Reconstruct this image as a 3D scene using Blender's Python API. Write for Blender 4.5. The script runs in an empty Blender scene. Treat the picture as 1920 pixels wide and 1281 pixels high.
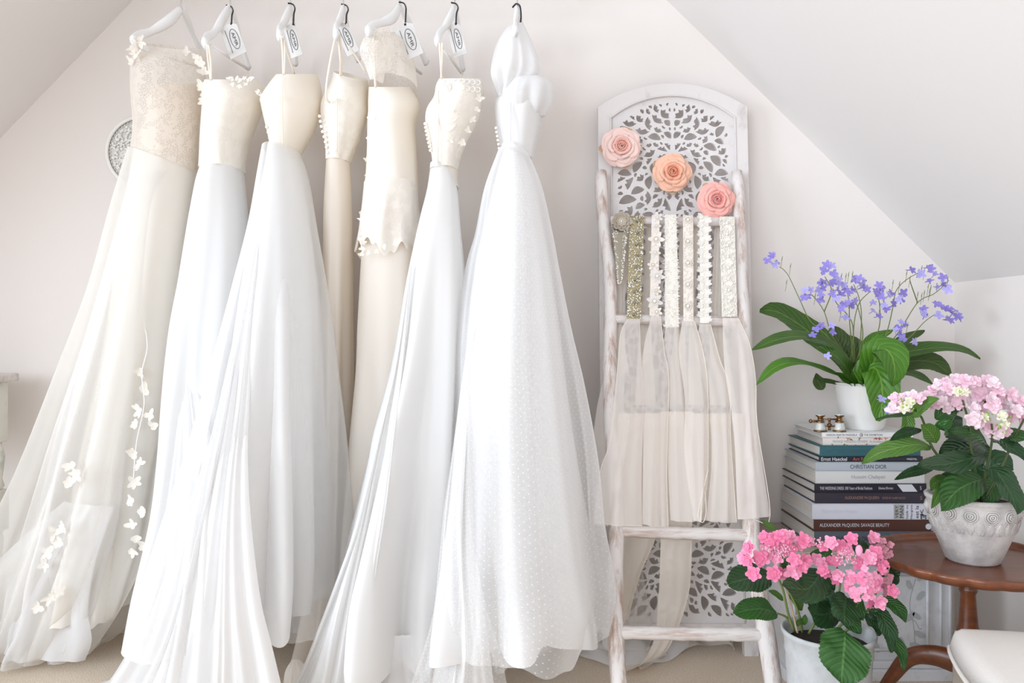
import bpy, bmesh, math, random
import numpy as np
from mathutils import Vector, Matrix, Quaternion

# ------------------------------------------------------------------ camera, world, light
F, HZ, CX, CH = 1500.0, 620.0, 960.0, 0.87      # focal (px), horizon row, centre column, eye height
scn = bpy.context.scene
cam_d = bpy.data.cameras.new('camera'); cam = bpy.data.objects.new('camera', cam_d)
scn.collection.objects.link(cam); scn.camera = cam
cam_d.sensor_width = 36; cam_d.lens = F/1920*36; cam_d.shift_y = (HZ-640.5)/1920
cam.location = (0, 0, CH); cam.rotation_euler = (math.pi/2, 0, 0); cam_d.clip_start = .02

w = bpy.data.worlds.new('world'); scn.world = w; w.use_nodes = True
bg = w.node_tree.nodes['Background']; bg.inputs[0].default_value = (.96, .955, .97, 1); bg.inputs[1].default_value = 1.04

def area(name, loc, target, sx, sy, power, col):
    l = bpy.data.lights.new(name, 'AREA'); l.shape = 'RECTANGLE'; l.size = sx; l.size_y = sy
    l.energy = power; l.color = col
    o = bpy.data.objects.new(name, l); scn.collection.objects.link(o); o.location = loc
    o.rotation_euler = (Vector(target)-Vector(loc)).to_track_quat('-Z', 'Y').to_euler()
area('window_light', (-2.1, -2.7, 1.6), (.3, 2.1, .9), 2.3, 1.9, 92, (.80, .89, 1.0))
area('side_fill_light', (-3.1, -.1, 1.15), (.8, 2.0, 1.1), 1.4, 1.2, 80, (.78, .88, 1.0))  # added fill lamp, brightens the right ceiling slope

vs = scn.view_settings
vs.view_transform = 'Standard'; vs.look = 'None'; vs.gamma = 1; vs.use_curve_mapping = False; vs.exposure = 0.01
scn.cycles.transparent_max_bounces = 24
scn.cycles.max_bounces = 12; scn.cycles.diffuse_bounces = 6; scn.cycles.transmission_bounces = 8

C = scn.collection
PI = math.pi
def P(x, y, Y): return Vector(((x-CX)/F*Y, Y, CH-(y-HZ)/F*Y))

# ------------------------------------------------------------------ materials
def newmat(name):
    m = bpy.data.materials.new(name); m.use_nodes = True; nt = m.node_tree
    for n in list(nt.nodes): nt.nodes.remove(n)
    out = nt.nodes.new('ShaderNodeOutputMaterial')
    return m, nt, out
def N(nt, typ, **kw):
    n = nt.nodes.new(typ)
    for k, v in kw.items():
        if k in ('i',):
            for a, b in v.items(): n.inputs[a].default_value = b
        else: setattr(n, k, v)
    return n
def c4(c): return (c[0], c[1], c[2], 1)
def srgb(r, g, b):
    return tuple(((v/255)/12.92 if v/255 <= .04045 else ((v/255+.055)/1.055)**2.4) for v in (r, g, b))
def math_(nt, op, a, b=None, c=None):
    n = nt.nodes.new('ShaderNodeMath'); n.operation = op
    for k, v in enumerate((a, b, c)):
        if v is None: continue
        if isinstance(v, (int, float)): n.inputs[k].default_value = v
        else: nt.links.new(v, n.inputs[k])
    return n.outputs[0]
def plain(name, col, rough=.6, metal=0, spec=.5, noise=None, scale=30, bump=0, coat=0, stretch=(1, 1, 1), ramp=(.4, .6), sub=0):
    m, nt, out = newmat(name)
    b = N(nt, 'ShaderNodeBsdfPrincipled'); b.inputs['Roughness'].default_value = rough
    b.inputs['Metallic'].default_value = metal; b.inputs['Specular IOR Level'].default_value = spec
    b.inputs['Base Color'].default_value = c4(col); b.inputs['Coat Weight'].default_value = coat
    if sub: b.inputs['Subsurface Weight'].default_value = sub; b.inputs['Subsurface Radius'].default_value = (.01, .008, .006)
    if noise is not None or bump:
        tc = N(nt, 'ShaderNodeTexCoord'); mp = N(nt, 'ShaderNodeMapping'); mp.inputs['Scale'].default_value = stretch
        nt.links.new(tc.outputs['Object'], mp.inputs[0])
        nz = N(nt, 'ShaderNodeTexNoise', i={'Scale': scale, 'Detail': 8, 'Roughness': .65}); nt.links.new(mp.outputs[0], nz.inputs['Vector'])
        if noise is not None:
            r = N(nt, 'ShaderNodeValToRGB'); r.color_ramp.elements[0].position = ramp[0]; r.color_ramp.elements[1].position = ramp[1]
            r.color_ramp.elements[0].color = c4(noise); r.color_ramp.elements[1].color = c4(col)
            nt.links.new(nz.outputs['Fac'], r.inputs[0]); nt.links.new(r.outputs[0], b.inputs['Base Color'])
        if bump:
            bp = N(nt, 'ShaderNodeBump', i={'Strength': bump, 'Distance': .004}); nt.links.new(nz.outputs['Fac'], bp.inputs['Height'])
            nt.links.new(bp.outputs[0], b.inputs['Normal'])
    nt.links.new(b.outputs[0], out.inputs[0])
    return m
def fabric(name, col, alpha=1.0, transl=.35, dots=False, lace=0, weave=0, edge=True, warm=.12):
    m, nt, out = newmat(name)
    d = N(nt, 'ShaderNodeBsdfDiffuse'); d.inputs[0].default_value = c4(col)
    t = N(nt, 'ShaderNodeBsdfTranslucent'); t.inputs[0].default_value = (col[0], col[1]*(1-.10*warm), col[2]*(1-.24*warm), 1)   # light passing through the cloth comes out warmer
    mx = N(nt, 'ShaderNodeMixShader'); mx.inputs[0].default_value = transl
    nt.links.new(d.outputs[0], mx.inputs[1]); nt.links.new(t.outputs[0], mx.inputs[2])
    res = mx.outputs[0]; al = None
    tc = N(nt, 'ShaderNodeTexCoord')
    if alpha < 1:
        if edge:      # a net of threads closes up where it turns away from the eye
            lw = N(nt, 'ShaderNodeLayerWeight'); lw.inputs[0].default_value = .5
            cs = math_(nt, 'MAXIMUM', math_(nt, 'SUBTRACT', 1.0, lw.outputs['Facing']), .12)
            al = math_(nt, 'SUBTRACT', 1.0, math_(nt, 'POWER', 1-alpha, math_(nt, 'DIVIDE', 1.0, cs)))
        else: al = math_(nt, 'ADD', alpha, 0.0)
    if dots:
        mp = N(nt, 'ShaderNodeMapping'); mp.inputs['Rotation'].default_value = (0, 0, PI/4); mp.inputs['Scale'].default_value = (84, 84, 84)
        nt.links.new(tc.outputs['UV'], mp.inputs[0])
        v = N(nt, 'ShaderNodeTexVoronoi', voronoi_dimensions='2D', i={'Scale': 1.0, 'Randomness': 0.0}); nt.links.new(mp.outputs[0], v.inputs['Vector'])
        dot = math_(nt, 'LESS_THAN', v.outputs['Distance'], .115)
        al = math_(nt, 'MAXIMUM', al, math_(nt, 'MULTIPLY', dot, .62)) if al is not None else al
    if lace:
        v = N(nt, 'ShaderNodeTexVoronoi', feature='DISTANCE_TO_EDGE', i={'Scale': 230.0 if lace < 2 else 200.0}); nt.links.new(tc.outputs['Object'], v.inputs['Vector'])
        nz = N(nt, 'ShaderNodeTexNoise', i={'Scale': 45.0, 'Detail': 3}); nt.links.new(tc.outputs['Object'], nz.inputs['Vector'])
        thr = math_(nt, 'LESS_THAN', v.outputs['Distance'], .13)
        mot = math_(nt, 'GREATER_THAN', nz.outputs['Fac'], .52)
        pat = math_(nt, 'MAXIMUM', thr, mot)
        bp = N(nt, 'ShaderNodeBump', i={'Strength': 1.0, 'Distance': .006}); nt.links.new(pat, bp.inputs['Height'])
        nt.links.new(bp.outputs[0], d.inputs['Normal'])
        if al is not None: al = math_(nt, 'MAXIMUM', al, math_(nt, 'MULTIPLY', pat, .68))
    if weave:
        nz = N(nt, 'ShaderNodeTexNoise', i={'Scale': 350.0, 'Detail': 2}); nt.links.new(tc.outputs['Object'], nz.inputs['Vector'])
        bp = N(nt, 'ShaderNodeBump', i={'Strength': weave, 'Distance': .001}); nt.links.new(nz.outputs['Fac'], bp.inputs['Height'])
        nt.links.new(bp.outputs[0], d.inputs['Normal'])
    if al is not None:
        tr = N(nt, 'ShaderNodeBsdfTransparent'); m2 = N(nt, 'ShaderNodeMixShader')
        nt.links.new(al, m2.inputs[0]); nt.links.new(tr.outputs[0], m2.inputs[1]); nt.links.new(res, m2.inputs[2]); res = m2.outputs[0]
    nt.links.new(res, out.inputs[0])
    return m
def leafmat(name, col, vein, rough=.35, veins=11, vb=.6):
    m, nt, out = newmat(name)
    b = N(nt, 'ShaderNodeBsdfPrincipled'); b.inputs['Roughness'].default_value = rough
    tc = N(nt, 'ShaderNodeTexCoord'); sp = N(nt, 'ShaderNodeSeparateXYZ'); nt.links.new(tc.outputs['UV'], sp.inputs[0])
    au = math_(nt, 'ABSOLUTE', math_(nt, 'SUBTRACT', sp.outputs[0], .5))
    ph = math_(nt, 'SUBTRACT', math_(nt, 'MULTIPLY', sp.outputs[1], float(veins)), math_(nt, 'MULTIPLY', au, 6.0))
    s = math_(nt, 'ABSOLUTE', math_(nt, 'SUBTRACT', math_(nt, 'FRACT', ph), .5))      # 0 at the vein
    side = math_(nt, 'LESS_THAN', s, .07); mid = math_(nt, 'LESS_THAN', au, .022)
    fac = math_(nt, 'MAXIMUM', math_(nt, 'MULTIPLY', side, .45), math_(nt, 'MULTIPLY', mid, .9))
    nz = N(nt, 'ShaderNodeTexNoise', i={'Scale': 25.0, 'Detail': 3}); nt.links.new(tc.outputs['Object'], nz.inputs['Vector'])
    cr = N(nt, 'ShaderNodeMix', data_type='RGBA'); cr.inputs[6].default_value = c4([v*.75 for v in col]); cr.inputs[7].default_value = c4([min(1, v*1.25) for v in col])
    nt.links.new(nz.outputs['Fac'], cr.inputs[0])
    mx = N(nt, 'ShaderNodeMix', data_type='RGBA'); mx.inputs[7].default_value = c4(vein)
    nt.links.new(fac, mx.inputs[0]); nt.links.new(cr.outputs[2], mx.inputs[6]); nt.links.new(mx.outputs[2], b.inputs['Base Color'])
    bp = N(nt, 'ShaderNodeBump', i={'Strength': vb, 'Distance': .003}); nt.links.new(s, bp.inputs['Height']); nt.links.new(bp.outputs[0], b.inputs['Normal'])
    t = N(nt, 'ShaderNodeBsdfTranslucent'); nt.links.new(mx.outputs[2], t.inputs[0])
    ms = N(nt, 'ShaderNodeMixShader'); ms.inputs[0].default_value = .22
    nt.links.new(b.outputs[0], ms.inputs[1]); nt.links.new(t.outputs[0], ms.inputs[2]); nt.links.new(ms.outputs[0], out.inputs[0])
    return m

M = {}
M['wall'] = plain('wall_paint', (.81, .765, .735), .9, bump=.05, scale=60)
M['ceil'] = plain('ceiling_paint', (.80, .78, .77), .9, bump=.05, scale=60)
M['carpet'] = plain('carpet_pile', (.88, .76, .62), .95, noise=(.66, .54, .42), scale=260, bump=.9, ramp=(.35, .62))
M['ivory_satin'] = fabric('ivory_satin', (.94, .905, .84), 1, .25, warm=1, weave=.15)
M['ivory_lace'] = fabric('ivory_lace', (.945, .915, .86), 1, .2, warm=1, lace=1)
M['sheer_lace'] = fabric('sheer_lace', (.93, .89, .83), .34, .3, lace=2)
M['cream'] = fabric('cream_lining', (.91, .885, .84), 1, .25, warm=.5)
M['blush'] = fabric('blush_lining', (.92, .84, .76), 1, .25, warm=1)
M['white'] = fabric('white_chiffon', (.905, .905, .905), 1, .38)
M['crepe'] = fabric('cream_crepe', (.95, .91, .85), 1, .35, warm=1)
M['tulle'] = fabric('white_tulle', (.92, .92, .92), .25, .35)
M['tulle_dense'] = fabric('layered_tulle', (.905, .905, .91), .74, .35)
M['tulle_cream'] = fabric('cream_tulle', (.91, .895, .86), .28, .35, warm=.3)
M['tulle_dots'] = fabric('dotted_tulle', (.93, .93, .935), .28, .35, dots=True)
M['organza'] = fabric('organza', (.93, .885, .845), .56, .3)
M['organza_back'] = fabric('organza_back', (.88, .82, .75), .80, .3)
M['petal_white'] = fabric('cloth_petal', (.95, .94, .92), .85, .3)
M['petal_ivory'] = fabric('ivory_cloth_petal', (.93, .90, .84), .8, .3)
M['hanger'] = plain('hanger_white', (.86, .86, .86), .35)
M['black'] = plain('black_ribbon', (.01, .01, .012), .4)
M['metal'] = plain('chrome', (.6, .6, .6), .25, 1)
M['card'] = plain('tag_card', (.66, .65, .64), .7)
M['ink'] = plain('ink', (.05, .05, .06), .6)
M['pearl'] = plain('pearl', (.88, .84, .76), .18, coat=.5)
M['crystal'] = plain('crystal', (.80, .78, .70), .12, .55)
M['silver'] = plain('antique_silver', (.34, .31, .25), .3, .8)
M['limed'] = plain('whitewashed_wood', (.74, .70, .68), .75, noise=(.44, .31, .25), scale=15, bump=.5, stretch=(3.5, 3, .35), ramp=(.34, .52))
M['limed_h'] = plain('whitewashed_rung', (.74, .70, .68), .75, noise=(.44, .31, .25), scale=15, bump=.5, stretch=(.35, 3, 3.5), ramp=(.34, .52))
M['painted'] = plain('distressed_paint', (.735, .70, .69), .7, noise=(.55, .50, .49), scale=12, bump=.25, stretch=(2, 2, 1), ramp=(.28, .46))
M['rose1'] = plain('blush_rose', (.93, .66, .60), .7, sub=.15)
M['rose2'] = plain('peach_rose', (.92, .58, .46), .7, sub=.15)
M['rose3'] = plain('pink_rose', (.90, .52, .49), .7, sub=.15)
M['rose_leaf'] = plain('dried_rose_leaf', (.62, .33, .25), .7, noise=(.60, .45, .22), scale=40)

# ------------------------------------------------------------------ object helpers
ORG = {}
def tag(o, label, cat, group=None):
    o['label'] = label; o['category'] = cat
    if group: o['group'] = group
    return o
def thing(name, loc, label, cat, group=None):
    o = bpy.data.objects.new(name, None); C.objects.link(o); o.location = loc; o.empty_display_size = .05
    ORG[o] = Vector(loc); return tag(o, label, cat, group)
def mk(name, verts, faces, mat, parent=None, smooth=True, uvs=None, origin=None):
    """verts in world space; they are stored relative to the parent's (or own) origin"""
    va = np.array([tuple(v) for v in verts], dtype=float) if not isinstance(verts, np.ndarray) else verts.reshape(-1, 3)
    if parent is not None: org = ORG[parent]
    elif origin is not None: org = Vector(origin)
    else:
        lo, hi = va.min(0), va.max(0); org = Vector(((lo[0]+hi[0])/2, (lo[1]+hi[1])/2, lo[2]))
    me = bpy.data.meshes.new(name)
    me.from_pydata([tuple(v) for v in (va-np.array(org))], [], [tuple(int(a) for a in f) for f in faces])
    if uvs is not None:
        ul = me.uv_layers.new(name='UVMap')
        for l in me.loops: ul.data[l.index].uv = uvs[l.vertex_index]
    if smooth: me.polygons.foreach_set('use_smooth', [True]*len(me.polygons))
    me.materials.append(mat); me.update()
    o = bpy.data.objects.new(name, me); C.objects.link(o)
    if parent is not None: o.parent = parent
    else: o.location = org
    ORG[o] = org
    return o
def struct(name, v, f, mat):
    o = mk(name, v, f, mat, smooth=False, origin=(0, 0, 0)); o['kind'] = 'structure'; return o
class MB:
    def __init__(s): s.v = []; s.f = []; s.uv = []
    def add(s, v, f, uv=None):
        n = len(s.v); s.v += [tuple(a) for a in v]; s.f += [tuple(i+n for i in q) for q in f]
        s.uv += [tuple(a) for a in uv] if uv is not None else [(0, 0)]*len(v); return s
    def build(s, name, mat, parent=None, smooth=True, **k): return mk(name, s.v, s.f, mat, parent, smooth, s.uv, **k)
    def xf(s, mtx): s.v = [tuple(mtx @ Vector(a)) for a in s.v]; return s
    def box(s, lo, hi):
        x0, y0, z0 = lo; x1, y1, z1 = hi
        v = [(x0,y0,z0),(x1,y0,z0),(x1,y1,z0),(x0,y1,z0),(x0,y0,z1),(x1,y0,z1),(x1,y1,z1),(x0,y1,z1)]
        return s.add(v, [(0,3,2,1),(4,5,6,7),(0,1,5,4),(1,2,6,5),(2,3,7,6),(3,0,4,7)])
    def bbox(s, lo, hi, b):     # bevelled box
        bm = bmesh.new(); bmesh.ops.create_cube(bm, size=1)
        c = [(lo[k]+hi[k])/2 for k in range(3)]; d = [hi[k]-lo[k] for k in range(3)]
        for v in bm.verts: v.co = Vector((c[0]+v.co.x*d[0], c[1]+v.co.y*d[1], c[2]+v.co.z*d[2]))
        bmesh.ops.bevel(bm, geom=list(bm.edges), offset=b, segments=3, affect='EDGES', profile=.6)
        bm.verts.index_update(); s.add([tuple(v.co) for v in bm.verts], [tuple(v.index for v in f.verts) for f in bm.faces]); bm.free(); return s
    def tube(s, pts, r, seg=8, closed=False, squash=None, cap=True):
        pts = [Vector(p) for p in pts]; n = len(pts); rr = r if hasattr(r, '__len__') else [r]*n
        up = Vector((0, 0, 1)); vs_ = []; a = None
        for i, p in enumerate(pts):
            t = (pts[(i+1) % n]-pts[i-1]) if (closed or 0 < i < n-1) else (pts[1]-pts[0] if i == 0 else pts[-1]-pts[-2])
            t.normalize()
            if a is None:
                a = t.cross(up if abs(t.z) < .9 else Vector((0, 1, 0))).normalized()
            else: a = (a - t*a.dot(t)).normalized()
            b = t.cross(a)
            for k in range(seg):
                th = 2*PI*k/seg; vs_.append(p + a*math.cos(th)*rr[i]*(squash or 1) + b*math.sin(th)*rr[i])
        fs = []
        for i in range(n if closed else n-1):
            j = (i+1) % n
            for k in range(seg): fs.append((i*seg+k, i*seg+(k+1) % seg, j*seg+(k+1) % seg, j*seg+k))
        if cap and not closed: fs += [tuple(range(seg))[::-1], tuple((n-1)*seg+k for k in range(seg))]
        return s.add(vs_, fs)
    def lathe(s, prof, c=(0, 0, 0), seg=32, rfn=None):
        vs_ = []; n = len(prof)
        for (r, z) in prof:
            for k in range(seg):
                th = 2*PI*k/seg; q = r*(rfn(th, r, z) if rfn else 1)
                vs_.append((c[0]+q*math.cos(th), c[1]+q*math.sin(th), c[2]+z))
        fs = [(i*seg+k, i*seg+(k+1) % seg, (i+1)*seg+(k+1) % seg, (i+1)*seg+k) for i in range(n-1) for k in range(seg)]
        if prof[0][0] > 1e-4: fs.append(tuple(range(seg))[::-1])
        if prof[-1][0] > 1e-4: fs.append(tuple((n-1)*seg+k for k in range(seg)))
        return s.add(vs_, fs)
    def ball(s, c, r, seg=8, rings=5, sc=(1, 1, 1)):
        vs_ = [(c[0], c[1], c[2]-r*sc[2])]
        for i in range(1, rings):
            ph = PI*i/rings-PI/2
            for k in range(seg):
                th = 2*PI*k/seg; vs_.append((c[0]+r*sc[0]*math.cos(ph)*math.cos(th), c[1]+r*sc[1]*math.cos(ph)*math.sin(th), c[2]+r*sc[2]*math.sin(ph)))
        vs_.append((c[0], c[1], c[2]+r*sc[2])); L = len(vs_)-1; fs = []
        for k in range(seg): fs.append((0, 1+(k+1) % seg, 1+k)); fs.append((L, L-seg+k, L-seg+(k+1) % seg))
        for i in range(rings-2):
            for k in range(seg): a = 1+i*seg; fs.append((a+k, a+(k+1) % seg, a+seg+(k+1) % seg, a+seg+k))
        return s.add(vs_, fs)
def spline(pts, n):
    """Catmull-Rom through rows of numbers, n samples"""
    p = np.array([list(q) for q in pts], float); k = len(p)
    if k == 2: t = np.linspace(0, 1, n)[:, None]; return p[0]*(1-t)+p[1]*t
    q = np.vstack([2*p[0]-p[1], p, 2*p[-1]-p[-2]])
    d = np.linalg.norm(np.diff(p[:, :min(3, p.shape[1])], axis=0), axis=1); s = np.concatenate([[0], np.cumsum(d)]); s /= s[-1]
    out = []
    for t in np.linspace(0, 1, n):
        i = min(int(np.searchsorted(s, t, 'right'))-1, k-2); u = (t-s[i])/max(s[i+1]-s[i], 1e-9); u = min(max(u, 0), 1)
        a, b, c, e = q[i], q[i+1], q[i+2], q[i+3]
        out.append(.5*((2*b)+(c-a)*u+(2*a-5*b+4*c-e)*u*u+(3*b-a-3*c+e)*u**3))
    return np.array(out)
def grid_faces(nr, nc, closed=False):
    f = []
    for i in range(nr-1):
        for j in range(nc if closed else nc-1): f.append((i*nc+j, i*nc+(j+1) % nc, (i+1)*nc+(j+1) % nc, (i+1)*nc+j))
    return f

# ------------------------------------------------------------------ cloth
class Folds:
    def __init__(s, seed, n=16, w=(.05, .16), broad=(5, 8)):
        r = random.Random(seed); s.k = []
        for i in range(n): s.k.append(((i+r.uniform(-.35, .35))/n, r.uniform(*w), r.uniform(.45, 1)*(1 if r.random() < .8 else -.8), r.uniform(0, .35)))
        s.b = [(r.randint(*broad), r.uniform(0, 6.28), r.uniform(.3, .6)) for _ in range(2)]
        s.w = [(r.randint(2, 4), r.uniform(0, 6.28)) for _ in range(2)]
    def __call__(s, u, t):          # u in 0..1 around, t in 0..1 down
        f = np.zeros_like(u)
        for c, w, a, st in s.k:
            d = (u-c-.012*math.sin(3*t+c*20)+.5) % 1-.5
            f += a*min(1, max(0, (t-st+.25)/.5))*np.exp(-(d/(w*.35))**2)
        for n, ph, a in s.b: f += a*np.cos(2*PI*n*u+ph)*t
        return f-.25
def tube_cloth(name, rows, mat, parent, seed=1, amp=(.0, .06), n=200, m=70, folds=None, tilt=(0, 0), flat=(0, 0), hem=0, grow=0, sq=1.0, ridges=16, uvs=1):
    """closed cloth tube; rows (y, xl, xr, Y, depth radius) top to bottom, in photo rows at distance Y"""
    fo = folds or Folds(seed, ridges)
    R = spline([(y/100., xl/100., xr/100., Y, rd) for (y, xl, xr, Y, rd) in rows], m)
    u = np.arange(n)/n; th = 2*PI*u; V_ = np.zeros((m, n, 3)); uv = np.zeros((m, n, 2))
    rnd = random.Random(seed+77); ph = [rnd.uniform(0, 6.28) for _ in range(4)]; L = 0
    for i in range(m):
        t = i/(m-1); y, xl, xr, Y, rd = R[i]; y *= 100; xl *= 100; xr *= 100
        rx = (xr-xl)/2/F*Y*math.cos(math.atan(((xl+xr)/2-CX)/F))+grow; xc = ((xl+xr)/2-CX)/F*Y; z = CH-(y-HZ)/F*Y; ry = rd+grow
        a = amp[0]+(amp[1]-amp[0])*t**1.2
        f = fo(u, t); base = min(rx, ry) if a else 0
        cx_, sy_ = np.cos(th), np.sin(th)
        if sq != 1: cx_ = np.sign(cx_)*np.abs(cx_)**sq; sy_ = np.sign(sy_)*np.abs(sy_)**sq
        X = xc+cx_*(rx+a*f*(base*.5+.05)*1.0); Yy = Y+sy_*(ry+a*f*(base*.5+.06)*1.4)
        tl = tilt[0]+(tilt[1]-tilt[0])*t
        fl = max(0, flat[0]+(flat[1]-flat[0])*t*1.3); Z = z-tl*np.cos(th)-fl*(y-HZ)/F*(Yy-Y)
        if hem: Z = Z+hem*t**6*(np.sin(3*th+ph[0])*.5+np.sin(7*th+ph[1])*.3+np.sin(17*th+ph[2])*.25+.15*f)
        Yy = np.minimum(Yy, 2.285); Z = np.maximum(Z, .004+.012*np.abs(f)*(Z < .03))
        V_[i, :, 0] = X; V_[i, :, 1] = Yy; V_[i, :, 2] = Z
        if i: L += abs(R[i][0]-R[i-1][0])*100/F*Y
        uv[i, :, 0] = u*1.1; uv[i, :, 1] = L
    return mk(name, V_, grid_faces(m, n, True), mat, parent, uvs=[tuple(a) for a in uv.reshape(-1, 2)])
def sheet(name, left, right, mat, parent, seed=1, bulge=.03, amp=(.004, .02), nf=7, nu=60, nv=60, edge=0, floor=True, power=1.0, fw=(.02, .07)):
    """open cloth panel lofted between two edges given as (x, y, Y)"""
    Lp = spline([tuple(P(*q)) for q in left], nv); Rp = spline([tuple(P(*q)) for q in right], nv)
    rnd = random.Random(seed); ks = [((k+rnd.uniform(.1, .9))/nf, rnd.uniform(*fw), rnd.uniform(.4, 1)*rnd.choice((1, 1, -.7))) for k in range(nf)]
    u = np.linspace(0, 1, nu); V_ = np.zeros((nv, nu, 3)); uv = []
    for j in range(nv):
        t = j/(nv-1); f = np.zeros(nu)
        for c, w_, a in ks: f += a*np.exp(-((u-c-.02*math.sin(4*t+c*9))/w_)**2)
        f += .4*np.cos(2*PI*2.3*u+seed+2*t)
        A = amp[0]+(amp[1]-amp[0])*t**power; pt = Lp[j][None, :]*(1-u[:, None])+Rp[j][None, :]*u[:, None]
        pt[:, 1] -= bulge*np.sin(PI*u)*min(1, .3+t) + A*f*np.sin(PI*u)**.4; pt[:, 0] += A*.5*np.sin(7*u+seed+3*t)*np.sin(PI*u)
        pt[:, 1] = np.minimum(pt[:, 1], 2.29)
        if floor: pt[:, 2] = np.maximum(pt[:, 2], .004+.010*np.abs(f)*(pt[:, 2] < .02))
        V_[j] = pt; uv += [(a*.35, t*.9) for a in u]
    return mk(name, V_, grid_faces(nv, nu), mat, parent, uvs=uv)
def strap(pts, parent, mat=None, r=.0022, name='strap'):
    m = MB(); m.tube([Vector(a) for a in spline([tuple(P(*q)) for q in pts], 14)], r, 6); return m.build(name, mat or M['ivory_satin'], parent)
def bead_row(pts, n, r, name, mat, parent):
    for q in spline([tuple(P(*a)) for a in pts], n):
        m = MB(); m.ball(q, r, 8, 6); m.build(name, mat, parent)
def petal_patch(c, nrm, up, L, W, cup=.25, n=4):
    """one small cupped petal: list verts, faces, uv"""
    c = Vector(c); nrm = Vector(nrm).normalized(); up = Vector(up); up = (up-nrm*up.dot(nrm)).normalized(); s = up.cross(nrm)
    v = []; uv = []
    for i in range(n+1):
        t = i/n; wd = W*math.sin(PI*min(.97, .12+.80*t))**.7
        for j in (-1, 0, 1):
            v.append(c+up*L*t+s*wd*.5*j+nrm*(cup*L*(t*t*.6)+cup*W*.5*abs(j)*.6)); uv.append((.5+.5*j, t))
    return v, grid_faces(n+1, 3), uv

# ------------------------------------------------------------------ room
WY = 2.3; LX, RX, KZ = -1.88, 1.273, 1.008; YF = -.9; YL = 1.28
# gable: right slope from (RX,KZ) up-left, left slope from (LX,KZ) up-right
zr = lambda x: KZ+(RX-x)/1.02
zl = lambda x: 1.422+(x+1.472)*1.04
ax = (KZ+RX/1.02-1.422-1.472*1.04)/(1.04+1/1.02); az = zr(ax); lzk = zl(LX)
struct('floor', [(LX, YF, 0), (RX, YF, 0), (RX, WY, 0), (LX, WY, 0)], [(0, 1, 2, 3)], M['carpet'])
struct('wall_back', [(LX, WY, 0), (RX, WY, 0), (RX, WY, KZ), (ax, WY, az), (LX, WY, lzk)], [(0, 1, 2, 3, 4)], M['wall'])
struct('wall_right', [(RX, WY, 0), (RX, YF, 0), (RX, YF, KZ), (RX, WY, KZ)], [(0, 1, 2, 3)], M['wall'])
struct('wall_left', [(LX, YL, 0), (LX, WY, 0), (LX, WY, lzk), (LX, YL, lzk)], [(0, 1, 2, 3)], M['wall'])
cl = MB(); cl.add([(RX, YF, KZ), (ax, YF, az), (ax, WY, az), (RX, WY, KZ)], [(0, 1, 2, 3)]); cl.add([(ax, YL, az), (LX, YL, lzk), (LX, WY, lzk), (ax, WY, az)], [(0, 1, 2, 3)])
struct('ceiling', cl.v, cl.f, M['ceil'])

# ------------------------------------------------------------------ clothes rail (just above the frame)
RZ = P(0, -62, 2.05).z
rail = thing('clothes_rail', (-.4, 2.05, RZ), 'slim white clothes rail above the dresses, fixed to the back wall', 'clothes rail')
m = MB(); m.tube([(-.98, 2.05, RZ), (.16, 2.05, RZ)], .011, 12); m.build('rod', M['hanger'], rail)
for x in (-.97, .15):
    m = MB(); m.tube([(x, 2.05, RZ), (x, 2.12, RZ+.02), (x, 2.298, RZ+.13)], .008, 8); m.lathe([(.0, 0), (.025, 0), (.025, .006), (0, .006)], (0, 0, 0), 16)
    k = len(m.v)-64; m.v[k:] = [(x+a[0], 2.3-a[2], RZ+.13+a[1]) for a in m.v[k:]]
    m.build('bracket', M['hanger'], rail)

def hanger(hook, top, near, far, bar, label, Yn=1.88, Yf=2.20):
    """hook/top/near/far in photo pixels; arms leave the neck and drop to both ends"""
    t0 = P(top[0], top[1], 2.05)
    h = thing('coat_hanger', t0, label, 'hanger', 'white wooden hangers on the rail')
    m = MB()
    for (pts, Ye) in ((near, Yn), (far, Yf)):
        n = len(pts); pp = [tuple(t0+Vector((0, 0, -.005)))]+[tuple(P(x, y, 2.05+(Ye-2.05)*(k+1)/n)) for k, (x, y) in enumerate(pts)]
        sp = [Vector(a) for a in spline(pp, 22)]
        m.tube(sp, [.008+.006*math.sin(PI*min(1, k/12.))**.7 if k < 12 else .009+.005*(k-11)/10 for k in range(22)], 10, squash=.55)
    m.build('hanger_body', M['hanger'], h)
    if bar:
        m = MB(); m.tube([P(bar[0], bar[1], Yn+.03), P(bar[2], bar[3], Yf-.02)], .0042, 8); m.build('hanger_bar', M['hanger'], h)
    m = MB(); zc = RZ+.013; hx = t0.x
    pts = [t0+Vector((0, 0, -.01)), t0+Vector((0, 0, .02)), Vector((hx, 2.05+.015, RZ-.02))]
    for k in range(9):
        a = -PI/2+.6+k*(PI*1.15)/8; pts.append(Vector((hx, 2.05+.0135*math.cos(a), RZ+.0135*math.sin(a))))
    m.tube([Vector(q) for q in spline([tuple(q) for q in pts], 30)], .0017, 6); m.build('hook', M['metal'], h)
    return h

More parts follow.
